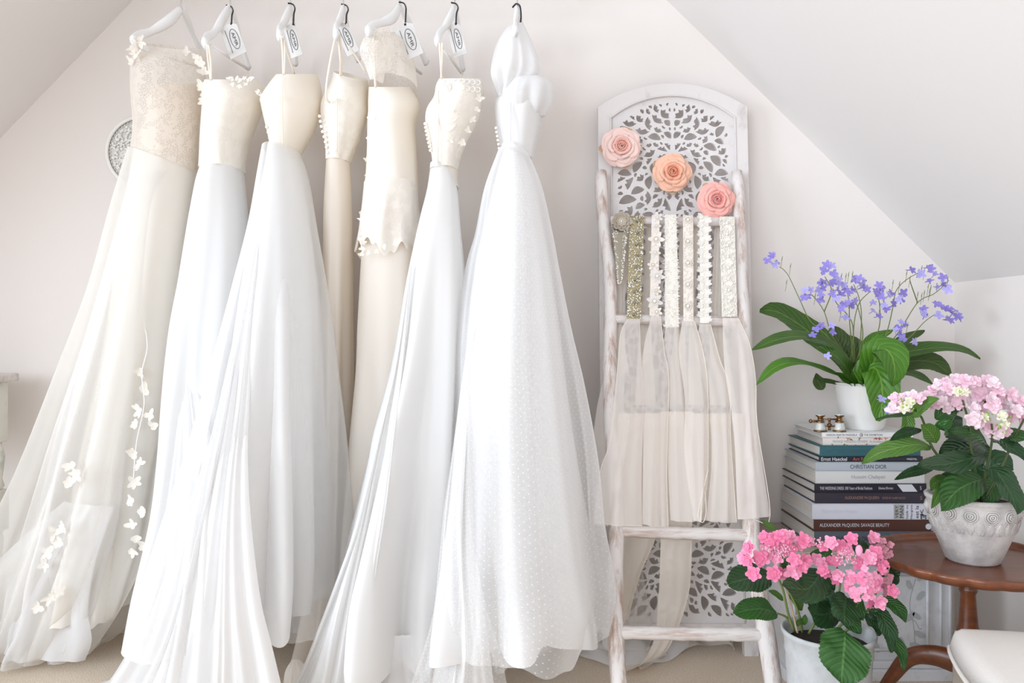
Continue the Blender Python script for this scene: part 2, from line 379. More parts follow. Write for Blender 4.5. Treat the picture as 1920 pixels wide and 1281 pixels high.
def textmesh(s, shear=0):
    cu = bpy.data.curves.new('txt', 'FONT'); cu.body = s; cu.size = 1; cu.align_x = 'CENTER'; cu.align_y = 'CENTER'; cu.extrude = 0; cu.resolution_u = 3; cu.shear = shear
    o = bpy.data.objects.new('txt', cu); C.objects.link(o); dg = bpy.context.evaluated_depsgraph_get()
    me = bpy.data.meshes.new_from_object(o.evaluated_get(dg)); v = [tuple(q.co) for q in me.vertices]; f = [tuple(p.vertices) for p in me.polygons]
    bpy.data.objects.remove(o); bpy.data.curves.remove(cu); bpy.data.meshes.remove(me); return v, f
def text_on(mb, s, origin, ax_, ay_, width, height):
    """text centred on origin, spanning width along ax_ and height along ay_"""
    v, f = textmesh(s); xs = [a[0] for a in v]; ys = [a[1] for a in v]
    x0, x1, y0, y1 = min(xs), max(xs), min(ys), max(ys); o = Vector(origin); ax_ = Vector(ax_); ay_ = Vector(ay_)
    mb.add([o+ax_*((a[0]-(x0+x1)/2)/(x1-x0)*width)+ay_*((a[1]-(y0+y1)/2)/(y1-y0)*height) for a in v], f); return mb

def swing_tag(top, hole, cx, cy, ang, hgt, wid, label, Y=1.99):
    """card on a black ribbon: ribbon from the hook down to the hole, card centre (cx, cy)"""
    o = thing('swing_tag', P(hole[0], hole[1], Y), label, 'tag', 'printed swing tags on the hangers')
    m = MB(); m.tube([Vector(a) for a in spline([tuple(P(top[0]-9, top[1]-2, Y+.04)), tuple(P(top[0], top[1], Y+.05)), tuple(P(top[0]+4, top[1]+8, Y+.01)), tuple(P(hole[0]+1, (hole[1]+top[1])/2, Y)), tuple(P(hole[0], hole[1], Y))], 16)], .0022, 6, squash=.5)
    m.ball(P(hole[0], hole[1]+1, Y-.001), .0035, 8, 6); m.build('ribbon_loop', M['black'], o)
    c = P(cx, cy, Y); a = math.radians(ang); dn = Vector((math.sin(a), 0, -math.cos(a))); rt = Vector((math.cos(a), -.25, math.sin(a))).normalized()
    H = hgt/F*Y; W = wid/F*Y; nrm = rt.cross(dn).normalized(); nrm = nrm if nrm.y < 0 else -nrm
    q = [(-.5, -.5+.0), (.5, -.5), (.5, .5), (-.5, .5)]
    q = [(-.15, -.5), (.15, -.5), (.5, -.38), (.5, .5), (-.5, .5), (-.5, -.38)]
    v = [c+rt*W*x+dn*H*y+nrm*.0004*s for s in (1, -1) for x, y in q]
    mk('card', v, [(0, 1, 2, 3, 4, 5), (11, 10, 9, 8, 7, 6)]+[(i, (i+1) % 6, 6+(i+1) % 6, 6+i) for i in range(6)], M['card'], o, smooth=False)
    m = MB(); oc = c+nrm*.0012+rt*W*.12; rx, ry = H*.31, W*.24; pts = [oc+dn*rx*math.cos(t)+rt*ry*math.sin(t) for t in np.linspace(0, 2*PI, 28)[:-1]]
    m.tube(pts, .0006, 4, closed=True)
    text_on(m, 'AMR', oc, dn, rt, H*.44, W*.17)
    b0 = oc-rt*W*.37; v = [b0+dn*H*.36*s+rt*.0006*q_ for s, q_ in ((-1, -1), (1, -1), (1, 1), (-1, 1))]; m.add(v, [(0, 1, 2, 3)])
    m.build('printing', M['ink'], o, smooth=False)

HL = 'white wooden hanger holding the '
hanger((340, 0), (340, 12), [(318, 38), (285, 58), (262, 66), (250, 78)], [(352, 40), (368, 78), (386, 108)], (262, 90, 384, 128), HL+'flower-trimmed sheer dress farthest left')
hanger((430, 0), (432, 8), [(418, 35), (402, 60), (388, 70), (384, 82)], [(441, 40), (452, 80), (466, 128)], (396, 86, 466, 130), HL+'thin-strapped ivory gown second from left')
hanger((545, 0), (545, 8), [(538, 30), (529, 46), (524, 55), (524, 68)], [(548, 40), (552, 80), (554, 120)], None, HL+'pale gown with bare straight-topped bodice')
hanger((644, 0), (644, 8), [(640, 30), (634, 42), (630, 52), (630, 66)], [(648, 40), (656, 80), (672, 112)], None, HL+'narrow column gown with looped straps')
hanger((752, 0), (750, 8), [(738, 32), (718, 42), (700, 48), (690, 60)], [(765, 40), (782, 80), (800, 118)], (700, 70, 790, 138), HL+'lace cap-sleeved gown with a peplum')
hanger((853, 0), (853, 8), [(846, 30), (833, 52), (824, 64), (820, 78)], [(857, 40), (862, 90), (868, 130)], (828, 86, 866, 138), HL+'gown with scalloped corded lace at the bust')
hanger((970, 0), (970, 8), [(969, 26), (967, 38), (966, 48), (966, 60)], [(974, 38), (984, 60), (990, 80)], None, HL+'dotted tulle gown farthest right')
TL = 'small white printed tag on black ribbon, hanging beside the '
swing_tag((433, 12), (434, 44), 437, 75, 20, 62, 36, TL+'second gown from the left')
swing_tag((549, 8), (550, 45), 549, 76, 15, 62, 24, TL+'bare-bodiced third gown')
swing_tag((649, 10), (649, 44), 650, 72, 24, 62, 26, TL+'narrow column gown')
swing_tag((757, 6), (760, 45), 766, 76, 20, 66, 38, TL+'cap-sleeved lace gown')
swing_tag((855, 7), (855, 44), 856, 74, 14, 62, 26, TL+'scalloped lace gown')
o = thing('ribbon_loop', P(976, 40, 2.0), 'short black ribbon loop on the hook of the rightmost gown', 'ribbon')
m = MB(); m.tube([Vector(a) for a in spline([tuple(P(961, 14, 2.04)), tuple(P(968, 7, 2.03)), tuple(P(975, 12, 2.01)), tuple(P(977, 30, 2.0)), tuple(P(976, 42, 2.0))], 14)], .0022, 6); m.build('loop', M['black'], o)

# ------------------------------------------------------------------ wedding dresses
G = 'wedding dresses on the rail'
def dress(x, label): return thing('wedding_dress', (P(x, 620, 2.05).x, 2.05, 0), label, 'dress', G)

# 1 sheer flower-trimmed dress
D = dress(310, 'sheer cream wedding dress with cloth flowers and long tulle train, leftmost on the rail')
tube_cloth('bodice', [(88, 262, 386, 2.05, .10), (112, 258, 384, 2.05, .13), (150, 257, 378, 2.05, .14), (200, 258, 384, 2.05, .14), (260, 259, 378, 2.05, .12), (303, 253, 374, 2.05, .11)], M['sheer_lace'], D, 11, (.01, .03), tilt=(.01, .028), m=40, flat=(1, 0))
tube_cloth('bodice_lining', [(158, 288, 366, 2.06, .10), (190, 284, 368, 2.06, .11), (250, 274, 366, 2.06, .10), (303, 260, 366, 2.06, .10)], M['blush'], D, 12, (.01, .02), tilt=(.0, .028), m=24, flat=(1, 0))
tube_cloth('skirt', [(303, 255, 371, 2.05, .10), (400, 242, 369, 2.05, .12), (500, 228, 362, 2.06, .13), (600, 212, 352, 2.08, .13), (700, 196, 340, 2.1, .13), (800, 176, 320, 2.12, .13), (900, 158, 300, 2.13, .13), (1000, 146, 285, 2.14, .12), (1080, 136, 262, 2.14, .12), (1146, 126, 244, 2.14, .12)], M['cream'], D, 13, (.05, .34), tilt=(.028, 0), hem=.012)
tube_cloth('tulle_overlay', [(303, 251, 374, 2.05, .11), (413, 222, 373, 2.05, .14), (560, 184, 366, 2.07, .15), (693, 137, 352, 2.09, .15), (860, 76, 330, 2.11, .15), (950, 36, 320, 2.12, .15), (1030, 0, 305, 2.13, .14), (1120, -35, 262, 2.15, .12), (1190, -60, 215, 2.17, .10), (1232, -70, 180, 2.18, .09)], M['tulle_cream'], D, 14, (.04, .33), grow=.006, tilt=(.028, 0), ridges=22)
tube_cloth('tulle_train', [(330, 254, 350, 2.03, .10), (480, 215, 330, 2.03, .12), (640, 170, 300, 2.04, .13), (800, 118, 285, 2.06, .13), (960, 70, 270, 2.08, .12), (1060, 40, 245, 2.1, .11), (1142, 28, 222, 2.12, .10), (1200, 10, 185, 2.14, .10), (1240, 8, 168, 2.155, .09)], M['tulle'], D, 15, (.02, .3), ridges=14)
sheet('tulle_train', [(120, 940, 1.99), (40, 1010, 2.03), (-20, 1070, 2.08), (-70, 1150, 2.12), (-60, 1215, 2.10)], [(215, 950, 1.99), (180, 1050, 1.99), (165, 1140, 2.02), (172, 1200, 2.03), (160, 1238, 2.05)], M['tulle_dense'], D, 16, .03, (.005, .03), 6)
strap([(252, 74, 1.87), (262, 110, 1.92), (268, 150, 1.98)], D, M['ivory_satin'], .004)
rnd = random.Random(5)
def appliques(pts, parent, mat=None, s=.014, name='cloth_flower', k=5):
    for (x, y, Y) in pts:
        m = MB(); c = P(x, y, Y); nn = Vector((rnd.uniform(-.4, .4), -1, rnd.uniform(-.3, .4))); ph = rnd.uniform(0, 6)
        for q in range(k):
            a = ph+q*2*PI/k+rnd.uniform(-.5, .5); up = Vector((math.cos(a), 0, math.sin(a))); m.add(*petal_patch(c, nn, up, s*rnd.uniform(.5, 1.3), s*rnd.uniform(.5, .9), rnd.uniform(.3, .8)))
        m.build(name, mat or M['petal_ivory'], parent)
appliques([(248, 90, 1.90), (256, 100, 1.9), (246, 118, 1.92), (262, 78, 1.88), (376, 120, 1.96), (383, 135, 1.95), (378, 160, 1.96), (386, 172, 1.95), (381, 190, 1.96), (370, 108, 1.97), (350, 98, 1.98), (330, 100, 1.98)], D)
appliques([(262, 770, 1.97), (280, 780, 1.97), (255, 795, 1.97), (288, 800, 1.97), (248, 850, 1.98), (262, 870, 1.98), (252, 905, 1.98), (246, 940, 1.98), (268, 960, 1.98), (250, 985, 1.98), (256, 1010, 1.99), (272, 1025, 1.99), (250, 1035, 1.99),
           (134, 872, 1.93), (142, 890, 1.93), (128, 905, 1.93), (100, 1000, 1.95), (112, 1018, 1.95), (92, 1035, 1.95), (118, 990, 1.95), (84, 1060, 1.96), (95, 1120, 1.98), (70, 1140, 1.98), (110, 1110, 1.98), (264, 700, 1.97), (270, 730, 1.97)], D, s=.017)
m = MB()
for a in ((262, 650, 1.965), (268, 690, 1.965), (262, 740, 1.965), (258, 790, 1.97), (262, 840, 1.97)): pass
m.tube([Vector(q) for q in spline([tuple(P(*a)) for a in ((268, 590, 1.955), (276, 650, 1.955), (266, 700, 1.955), (270, 760, 1.955), (256, 830, 1.96), (250, 900, 1.96))], 40)], .0012, 5); m.build('embroidered_stem', M['petal_white'], D)

# 2
D = dress(420, 'ivory gown with thin straps and lace-edged bodice, second from the left on the rail')
tube_cloth('bodice', [(149, 393, 478, 2.05, .12), (165, 389, 490, 2.05, .13), (185, 387, 494, 2.05, .13), (210, 386, 486, 2.05, .12), (240, 384, 472, 2.05, .11), (270, 382, 461, 2.05, .10), (300, 380, 456, 2.05, .09), (320, 379, 455, 2.05, .09)], M['ivory_lace'], D, 21, (.0, .02), m=36, hem=.0, flat=(1, 0))
tube_cloth('skirt', [(318, 380, 455, 2.05, .09), (345, 372, 458, 2.05, .10), (400, 361, 465, 2.05, .11), (450, 353, 469, 2.05, .12), (530, 341, 470, 2.05, .13), (624, 326, 466, 2.05, .14), (746, 318, 462, 2.06, .15), (860, 313, 455, 2.06, .15), (960, 302, 450, 2.07, .15), (1093, 272, 440, 2.08, .15), (1185, 258, 420, 2.09, .15)], M['white'], D, 22, (.06, .40), hem=.015)
sheet('train', [(345, 640, 1.96), (325, 840, 1.93), (292, 1060, 1.93), (262, 1170, 1.95), (232, 1235, 1.98), (190, 1300, 1.95)], [(349, 640, 1.96), (400, 840, 1.91), (440, 1060, 1.88), (440, 1160, 1.87), (440, 1240, 1.86), (440, 1320, 1.83)], M['tulle_dense'], D, 23, .03, (.0, .04), 9, power=1.4, fw=(.03, .08))
for q in (([(388, 82, 1.88), (390, 110, 1.9), (395, 150, 1.93)], 0), ([(391, 84, 1.88), (395, 115, 1.9), (396, 150, 1.93)], 0), ([(462, 128, 2.2), (464, 140, 2.18), (462, 150, 2.16)], 0)): strap(q[0], D, M['ivory_satin'], .0026)
appliques([(430+7*k, 147+3*(k % 2), 1.93) for k in range(7)]+[(484, 172, 1.96), (489, 178, 1.97), (436, 158, 1.93), (450, 162, 1.93), (462, 158, 1.94)], D, s=.007, name='lace_motif')
appliques([(305-2.2*k, 1020+17*k, 1.915) for k in range(8)], D, s=.014, name='lace_motif')

# 3
D = dress(555, 'plain straight-topped bodice gown with very full white tulle skirt, third from the left')
tube_cloth('bodice', [(139, 526, 590, 2.05, .12), (160, 512, 598, 2.05, .13), (190, 494, 603, 2.05, .13), (205, 494, 600, 2.05, .12), (230, 499, 590, 2.05, .11), (262, 506, 571, 2.05, .09), (285, 511, 557, 2.05, .08), (292, 512, 555, 2.05, .08)], M['ivory_satin'], D, 31, (0, .01), m=36, n=120, tilt=(0, .01), flat=(1, 0))
m = MB(); m.tube([Vector(a) for a in spline([tuple(P(*q)) for q in ((530, 140, 1.915), (529, 200, 1.91), (530, 272, 1.955))], 20)], .0016, 6); m.build('seam_piping', M['ivory_satin'], D)
bead_row([(500, 238, 1.97), (505, 256, 1.98), (510, 280, 1.99)], 5, .0042, 'button', M['pearl'], D)
tube_cloth('skirt', [(279, 508, 550, 2.05, .085), (320, 502, 563, 2.04, .10), (400, 488, 577, 2.03, .12), (500, 472, 591, 2.02, .14), (600, 460, 600, 2.0, .16), (750, 446, 604, 1.99, .17), (900, 436, 608, 1.98, .18), (1050, 426, 610, 1.97, .19), (1140, 422, 602, 1.96, .19)], M['white'], D, 32, (.06, .40), hem=.01, ridges=18)
tube_cloth('tulle_overlay', [(283, 507, 551, 2.05, .09), (330, 499, 567, 2.04, .11), (431, 482, 583, 2.03, .135), (575, 448, 602, 2.01, .17), (717, 412, 607, 1.99, .19), (827, 384, 611, 1.98, .20), (950, 348, 615, 1.97, .21), (1073, 318, 616, 1.96, .22), (1146, 310, 606, 1.95, .22)], M['tulle'], D, 33, (.04, .36), grow=.012, hem=.02, ridges=24)
sheet('train', [(488, 430, 1.92), (462, 560, 1.86), (415, 760, 1.80), (382, 880, 1.75), (352, 1000, 1.71), (330, 1120, 1.69), (300, 1230, 1.68), (250, 1400, 1.68)], [(490, 430, 1.92), (478, 560, 1.85), (466, 800, 1.76), (466, 900, 1.72), (474, 1010, 1.69), (490, 1130, 1.67), (512, 1220, 1.67), (555, 1400, 1.67)], M['white'], D, 34, .02, (.0, .04), 9, fw=(.025, .07))
sheet('tulle_train', [(484, 440, 1.92), (447, 600, 1.86), (395, 830, 1.77), (350, 960, 1.73), (310, 1080, 1.71), (265, 1190, 1.70), (207, 1281, 1.70), (110, 1400, 1.70)], [(486, 440, 1.92), (460, 600, 1.85), (430, 850, 1.73), (415, 1000, 1.69), (405, 1130, 1.67), (395, 1240, 1.67), (380, 1400, 1.67)], M['tulle_dense'], D, 35, .02, (.0, .04), 9, fw=(.03, .07))
for q in ([(527, 66, 1.88), (530, 100, 1.9), (531, 140, 1.93)], [(530, 68, 1.88), (541, 105, 1.95), (552, 138, 2.0)], [(532, 70, 1.89), (534, 100, 1.9), (533, 140, 1.93)]): strap(q, D, M['ivory_satin'], .0024)

# 4
D = dress(635, 'narrow cream crepe column gown with looped straps and buttoned back, fourth on the rail')
tube_cloth('bodice', [(142, 628, 688, 2.08, .09), (160, 624, 690, 2.08, .10), (190, 608, 690, 2.08, .10), (212, 602, 688, 2.08, .09), (250, 607, 676, 2.08, .08), (281, 612, 664, 2.08, .07), (305, 613, 655, 2.08, .06)], M['ivory_lace'], D, 41, (0, .02), m=36, tilt=(.012, 0), flat=(1, 0))
tube_cloth('skirt', [(296, 613, 655, 2.08, .06), (387, 608, 660, 2.1, .07), (475, 607, 661, 2.12, .07), (600, 605, 660, 2.13, .08), (860, 602, 658, 2.14, .08), (1000, 598, 656, 2.14, .09), (1100, 590, 654, 2.14, .10), (1180, 580, 650, 2.13, .11), (1225, 572, 645, 2.12, .12)], M['crepe'], D, 42, (.05, .4), ridges=8, hem=.01)
for q in ([(630, 64, 1.89), (620, 110, 1.92), (612, 160, 1.94), (612, 185, 1.96), (618, 192, 1.98)], [(633, 66, 1.9), (638, 110, 1.93), (638, 142, 1.98)], [(637, 64, 1.9), (640, 100, 1.93), (640, 142, 1.98)], [(654, 86, 1.95), (670, 110, 1.98), (684, 134, 2.0)]): strap(q, D, M['ivory_satin'], .0026)
bead_row([(599, 218, 2.0), (603, 240, 2.0), (609, 262, 2.01), (614, 286, 2.02)], 8, .0042, 'button', M['pearl'], D)
m = MB(); m.tube([P(632, 185, 1.975), P(632, 285, 2.005)], .0014, 6); m.build('seam_piping', M['ivory_satin'], D)

sheet('hem_flounce', [(548, 1236, 1.93), (534, 1262, 1.90), (530, 1310, 1.88)], [(560, 1235, 1.93), (577, 1258, 1.90), (582, 1310, 1.88)], M['crepe'], D, 44, .02, (.002, .006), 3, 24, 20)
# 5
D = dress(735, 'lace cap-sleeved gown with scalloped lace peplum over a straight cream skirt, fifth on the rail')
tube_cloth('lace_yoke', [(60, 694, 745, 2.06, .10), (80, 684, 768, 2.06, .14), (110, 690, 776, 2.07, .15), (140, 696, 782, 2.08, .14), (168, 693, 784, 2.08, .13)], M['sheer_lace'], D, 51, (.02, .03), m=30, hem=0, flat=(1, 0))
tube_cloth('bodice', [(163, 693, 768, 2.08, .11), (190, 692, 784, 2.08, .12), (210, 692, 785, 2.08, .12), (235, 691, 779, 2.08, .12), (280, 690, 781, 2.08, .11), (330, 687, 784, 2.09, .10), (352, 684, 785, 2.09, .10)], M['ivory_satin'], D, 52, (0, .02), m=36, flat=(1, 0))
sheet('cap_sleeve', [(690, 56, 1.90), (677, 82, 1.90), (675, 100, 1.90), (684, 122, 1.91), (694, 150, 1.92)], [(735, 50, 1.95), (728, 80, 1.93), (724, 110, 1.93), (722, 135, 1.93), (718, 158, 1.94)], M['sheer_lace'], D, 53, .02, (.002, .004), 4, 24, 24)
tube_cloth('skirt', [(350, 687, 782, 2.09, .09), (480, 678, 786, 2.1, .10), (600, 673, 788, 2.11, .11), (700, 671, 786, 2.12, .12), (824, 661, 785, 2.12, .12), (1000, 652, 780, 2.12, .13), (1120, 648, 770, 2.12, .13), (1190, 650, 760, 2.12, .13)], M['crepe'], D, 54, (.04, .35), ridges=9, hem=.01)
tube_cloth('lace_peplum', [(346, 683, 786, 2.09, .105), (400, 679, 786, 2.09, .115), (430, 677, 787, 2.1, .12), (468, 673, 790, 2.1, .125)], M['ivory_lace'], D, 55, (.03, .2), ridges=12, hem=.03, m=40)
strap([(700, 66, 1.9), (702, 110, 1.92), (704, 165, 1.95)], D, M['ivory_satin'], .003)
appliques([(678+rnd.uniform(-2, 3), 400+11*k, 1.965) for k in range(8)]+[(690, 474, 1.96), (705, 470, 1.96), (720, 462, 1.96), (742, 458, 1.97), (690, 330, 1.96), (688, 300, 1.96), (690, 260, 1.96), (692, 220, 1.96)], D, s=.008, name='lace_motif')

# 6
D = dress(850, 'gown with corded scalloped lace bust and wide white chiffon skirt, sixth on the rail')
tube_cloth('bodice', [(147, 824, 900, 2.04, .11), (160, 818, 906, 2.04, .12), (182, 814, 907, 2.04, .12), (205, 801, 903, 2.04, .12), (228, 798, 896, 2.04, .11), (260, 803, 878, 2.04, .09), (290, 809, 865, 2.04, .08), (320, 812, 858, 2.04, .07)], M['ivory_lace'], D, 61, (0, .01), m=40, flat=(1, 0))
tube_cloth('waist_band', [(308, 807, 832, 2.0, .04), (318, 806, 834, 2.0, .042)], M['white'], D, 66, (0, 0), m=4, n=60)
tube_cloth('lower_bodice', [(300, 812, 862, 2.05, .07), (335, 811, 858, 2.05, .07), (352, 811, 860, 2.05, .07)], M['ivory_satin'], D, 67, (0, 0), m=12, n=80)
tube_cloth('skirt', [(314, 807, 848, 2.03, .06), (360, 800, 858, 2.02, .08), (418, 786, 862, 2.01, .10), (527, 764, 870, 2.0, .12), (676, 742, 872, 1.99, .15), (803, 712, 871, 1.97, .17), (860, 702, 870, 1.96, .18), (998, 672, 868, 1.95, .19), (1083, 655, 866, 1.94, .20), (1180, 652, 860, 1.93, .20), (1214, 664, 845, 1.93, .19)], M['white'], D, 62, (.06, .40), hem=.01, ridges=18)
sheet('train', [(770, 500, 1.91), (742, 680, 1.86), (708, 820, 1.81), (688, 900, 1.79), (662, 1000, 1.78), (630, 1090, 1.78), (596, 1180, 1.79), (568, 1250, 1.82), (535, 1310, 1.83)], [(772, 500, 1.91), (758, 680, 1.85), (745, 820, 1.79), (735, 930, 1.76), (722, 1040, 1.75), (714, 1140, 1.75), (710, 1230, 1.75), (706, 1320, 1.77)], M['white'], D, 63, .02, (.0, .04), 9, fw=(.025, .07))
sheet('tulle_train', [(700, 1190, 1.80), (696, 1250, 1.80), (690, 1330, 1.79)], [(830, 1190, 1.80), (836, 1250, 1.80), (842, 1330, 1.79)], M['tulle_dense'], D, 64, .02, (.006, .02), 6, 50, 30)
for q in ([(824, 80, 1.88), (826, 112, 1.9), (828, 148, 1.93)], [(829, 80, 1.88), (829, 112, 1.9), (827, 146, 1.93)], [(864, 132, 2.18), (865, 140, 2.16), (862, 150, 2.14)]): strap(q, D, M['ivory_satin'], .0026)
bead_row([(797, 232, 1.98), (801, 255, 1.98), (807, 282, 1.99)], 8, .0042, 'button', M['pearl'], D)
for k in range(14):      # corded rings along the bust edge
    x = 836+(k % 7)*10; y = 152+(k//7)*13+abs((k % 7)-3)*1.0; r = .0058; m = MB(); c = P(x, y, 1.92+abs(x-862)*.0006)
    m.tube([c+Vector((r*math.cos(t), 0, r*math.sin(t))) for t in np.linspace(0, 2*PI, 15)[:-1]], .0012, 5, closed=True); m.build('corded_ring', M['petal_white'], D)
m = MB(); c = P(837, 163, 1.918)
for r in (.006, .0105): m.tube([c+Vector((r*math.cos(t), 0, r*math.sin(t))) for t in np.linspace(0, 2*PI, 19)[:-1]], .0014, 5, closed=True)
m.build('corded_rosette', M['petal_white'], D)
appliques([(848, 205, 1.93), (852, 222, 1.94), (846, 240, 1.95), (840, 190, 1.925), (842, 262, 1.96), (898, 185, 1.96), (893, 205, 1.97), (886, 225, 1.975), (876, 246, 1.98), (868, 266, 1.985)], D, s=.011, name='lace_motif')
m = MB(); m.tube([P(822, 170, 1.925), P(821, 312, 1.965)], .0016, 6); m.build('seam_piping', M['ivory_satin'], D)

# 7
D = dress(968, 'gown with gathered tulle sleeves and spotted tulle skirt, rightmost on the rail')
tube_cloth('bodice', [(170, 942, 1018, 2.04, .10), (190, 928, 1022, 2.04, .11), (215, 928, 1018, 2.04, .11), (240, 931, 1014, 2.04, .10), (268, 936, 1006, 2.04, .09), (296, 943, 1000, 2.04, .08)], M['white'], D, 71, (.02, .03), m=40, tilt=(0, .012), ridges=10, flat=(1, 0))
tube_cloth('waist_band', [(281, 940, 980, 2.02, .085), (291, 941, 982, 2.02, .087)], M['white'], D, 79, (0, 0), m=4, n=80, tilt=(.008, .008))
fo = Folds(72, 14, (.06, .14))
tube_cloth('gathered_sleeve', [(42, 966, 978, 2.0, .02), (55, 948, 986, 2.0, .05), (80, 933, 997, 1.99, .07), (110, 925, 1006, 1.99, .075), (140, 922, 1007, 1.99, .07), (165, 930, 985, 2.0, .05), (182, 938, 962, 2.0, .03)], M['tulle_dense'], D, 73, (.04, .14), folds=fo, m=40, flat=(1, 0))
tube_cloth('gathered_sleeve', [(138, 968, 1010, 2.0, .04), (148, 952, 1026, 2.0, .07), (165, 944, 1034, 2.0, .085), (185, 942, 1033, 2.0, .085), (205, 948, 1028, 2.0, .07), (222, 965, 1015, 2.01, .05)], M['tulle_dense'], D, 74, (.04, .14), folds=Folds(75, 12, (.06, .14)), m=34, flat=(1, 0))
tube_cloth('skirt', [(288, 942, 980, 2.03, .08), (354, 924, 1004, 2.02, .10), (440, 907, 1020, 2.01, .12), (504, 896, 1030, 2.0, .13), (600, 880, 1040, 1.99, .15), (728, 864, 1050, 1.97, .17), (860, 852, 1061, 1.96, .18), (1000, 842, 1076, 1.95, .20), (1060, 838, 1084, 1.95, .20), (1130, 836, 1098, 1.94, .21), (1168, 838, 1100, 1.94, .21)], M['white'], D, 76, (.06, .36), hem=.014, ridges=16)
tube_cloth('dotted_tulle_overlay', [(286, 940, 982, 2.03, .085), (354, 915, 1010, 2.02, .12), (438, 898, 1029, 2.01, .14), (504, 880, 1040, 2.0, .16), (625, 860, 1060, 1.98, .18), (728, 851, 1080, 1.97, .20), (860, 842, 1099, 1.96, .215), (975, 838, 1106, 1.95, .225), (1050, 832, 1118, 1.95, .23), (1100, 832, 1120, 1.95, .23), (1165, 834, 1104, 1.94, .23)], M['tulle_dots'], D, 77, (.03, .30), grow=.010, hem=.02, ridges=20)
sheet('dotted_tulle_train', [(896, 520, 1.87), (868, 700, 1.82), (846, 860, 1.76), (832, 960, 1.74), (822, 1060, 1.73), (812, 1150, 1.73), (790, 1230, 1.74), (755, 1320, 1.76)], [(898, 520, 1.87), (882, 700, 1.81), (878, 860, 1.75), (880, 960, 1.72), (895, 1060, 1.70), (915, 1150, 1.70), (940, 1230, 1.72), (955, 1310, 1.75)], M['tulle_dots'], D, 78, .02, (.0, .028), 7, fw=(.04, .10))
sheet('train', [(888, 600, 1.86), (872, 760, 1.82), (856, 900, 1.775), (845, 1000, 1.76), (838, 1100, 1.755), (828, 1190, 1.76), (800, 1325, 1.775)], [(890, 600, 1.86), (884, 760, 1.81), (885, 900, 1.77), (890, 1000, 1.75), (900, 1100, 1.74), (915, 1200, 1.74), (930, 1320, 1.765)], M['white'], D, 80, .02, (.0, .026), 6, fw=(.04, .10))
sheet('hem_flounce', [(905, 1150, 1.80), (915, 1200, 1.82), (930, 1262, 1.86)], [(1000, 1150, 1.84), (998, 1195, 1.86), (968, 1240, 1.88)], M['tulle_dense'], D, 81, .02, (.008, .02), 6, 40, 24)
sheet('hem_flounce', [(985, 1160, 1.90), (1000, 1205, 1.93), (1008, 1232, 1.95)], [(1046, 1155, 1.92), (1040, 1178, 1.95), (1036, 1196, 1.97)], M['tulle'], D, 82, .02, (.008, .02), 5, 30, 16)
m = MB(); m.tube([P(957, 192, 1.925), P(957, 282, 1.94)], .0016, 6); m.build('seam_piping', M['white'], D)
bead_row([(930, 240, 1.99), (936, 278, 2.0)], 6, .0038, 'button', M['pearl'], D)

# ------------------------------------------------------------------ round plaque on the wall
pc = P(266, 285, 2.29); PR = 65/F*2.29
o = thing('wall_plaque', pc, 'round white plaque covered in beads on the wall behind the leftmost dress', 'wall decoration')
M['plaque'] = plain('plaque_white', (.90, .89, .86), .6)
def ring(R, r, yy, n=64): return [Vector((pc.x+R*math.cos(t), yy, pc.z+R*math.sin(t))) for t in np.linspace(0, 2*PI, n+1)[:-1]]
m = MB(); m.tube(ring(PR, .004, 2.288), .005, 8, closed=True); m.build('rim', M['plaque'], o)
m = MB(); m.lathe([(0, 0), (PR, 0), (PR, .006), (0, .007)], seg=48); m.v = [(pc.x+a[0], 2.299-a[2], pc.z+a[1]) for a in m.v]; m.build('backing', M['plaque'], o)
m = MB(); rnd = random.Random(3)
for k in range(700):
    r = PR*.86*math.sqrt(rnd.random()); a = rnd.uniform(0, 6.28); m.ball((pc.x+r*math.cos(a), 2.289-rnd.uniform(0, .003), pc.z+r*math.sin(a)), rnd.uniform(.0015, .0032), 6, 4, (rnd.uniform(.8, 1.8), 1, rnd.uniform(.8, 1.8)))
b = m.build('beads', M['plaque'], o); b['kind'] = 'stuff'
for k in range(56):
    if k % 1 == 0:
        a = 2*PI*k/56
        m = MB() if k == 0 else m
        if k == 0: pass
        m.ball((pc.x+PR*.92*math.cos(a), 2.290, pc.z+PR*.92*math.sin(a)), .0022, 6, 4)
m.build('bead_border', M['pearl'], o)

# ------------------------------------------------------------------ side stand at the left edge
M['shabby'] = plain('shabby_cream', (.78, .77, .70), .65, noise=(.50, .55, .50), scale=14, bump=.2, ramp=(.3, .48))
M['shabby_top'] = plain('shabby_top', (.76, .72, .69), .7, noise=(.52, .45, .42), scale=20, bump=.3, ramp=(.35, .55))
tx = P(37, 700, 2.2).x; tz = P(0, 700, 2.18).z
o = thing('console_table', (tx-.2, 2.08, 0), 'distressed cream table with turned legs, cut off by the left edge of the picture', 'table')
m = MB(); m.bbox((tx-.42, 1.90, tz-.022), (tx, 2.20, tz), .006); m.build('tabletop', M['shabby_top'], o)
m = MB(); m.box((tx-.39, 1.93, tz-.16), (tx-.035, 2.18, tz-.0225)); m.build('apron', M['shabby'], o)
for lx in (tx-.37, tx-.042):
    for ly in (1.95, 2.165):
        m = MB(); m.bbox((lx-.020, ly-.020, tz-.185), (lx+.020, ly+.020, tz-.0226), .003); zt = tz-.185
        m.lathe([(.012, 0), (.020, .01), (.014, .03), (.018, .06), (.021, .09), (.015, .12), (.013, .13)], (lx, ly, zt-.13), 16)
        m.bbox((lx-.022, ly-.022, zt-.24), (lx+.022, ly+.022, zt-.13), .004)
        z2 = zt-.24; m.lathe([(.010, 0), (.014, .02), (.012, .05), (.020, z2*.45), (.022, z2*.62), (.014, z2*.82), (.018, z2*.92), (.013, z2)], (lx, ly, 0), 16)
        m.build('leg', M['shabby'], o)

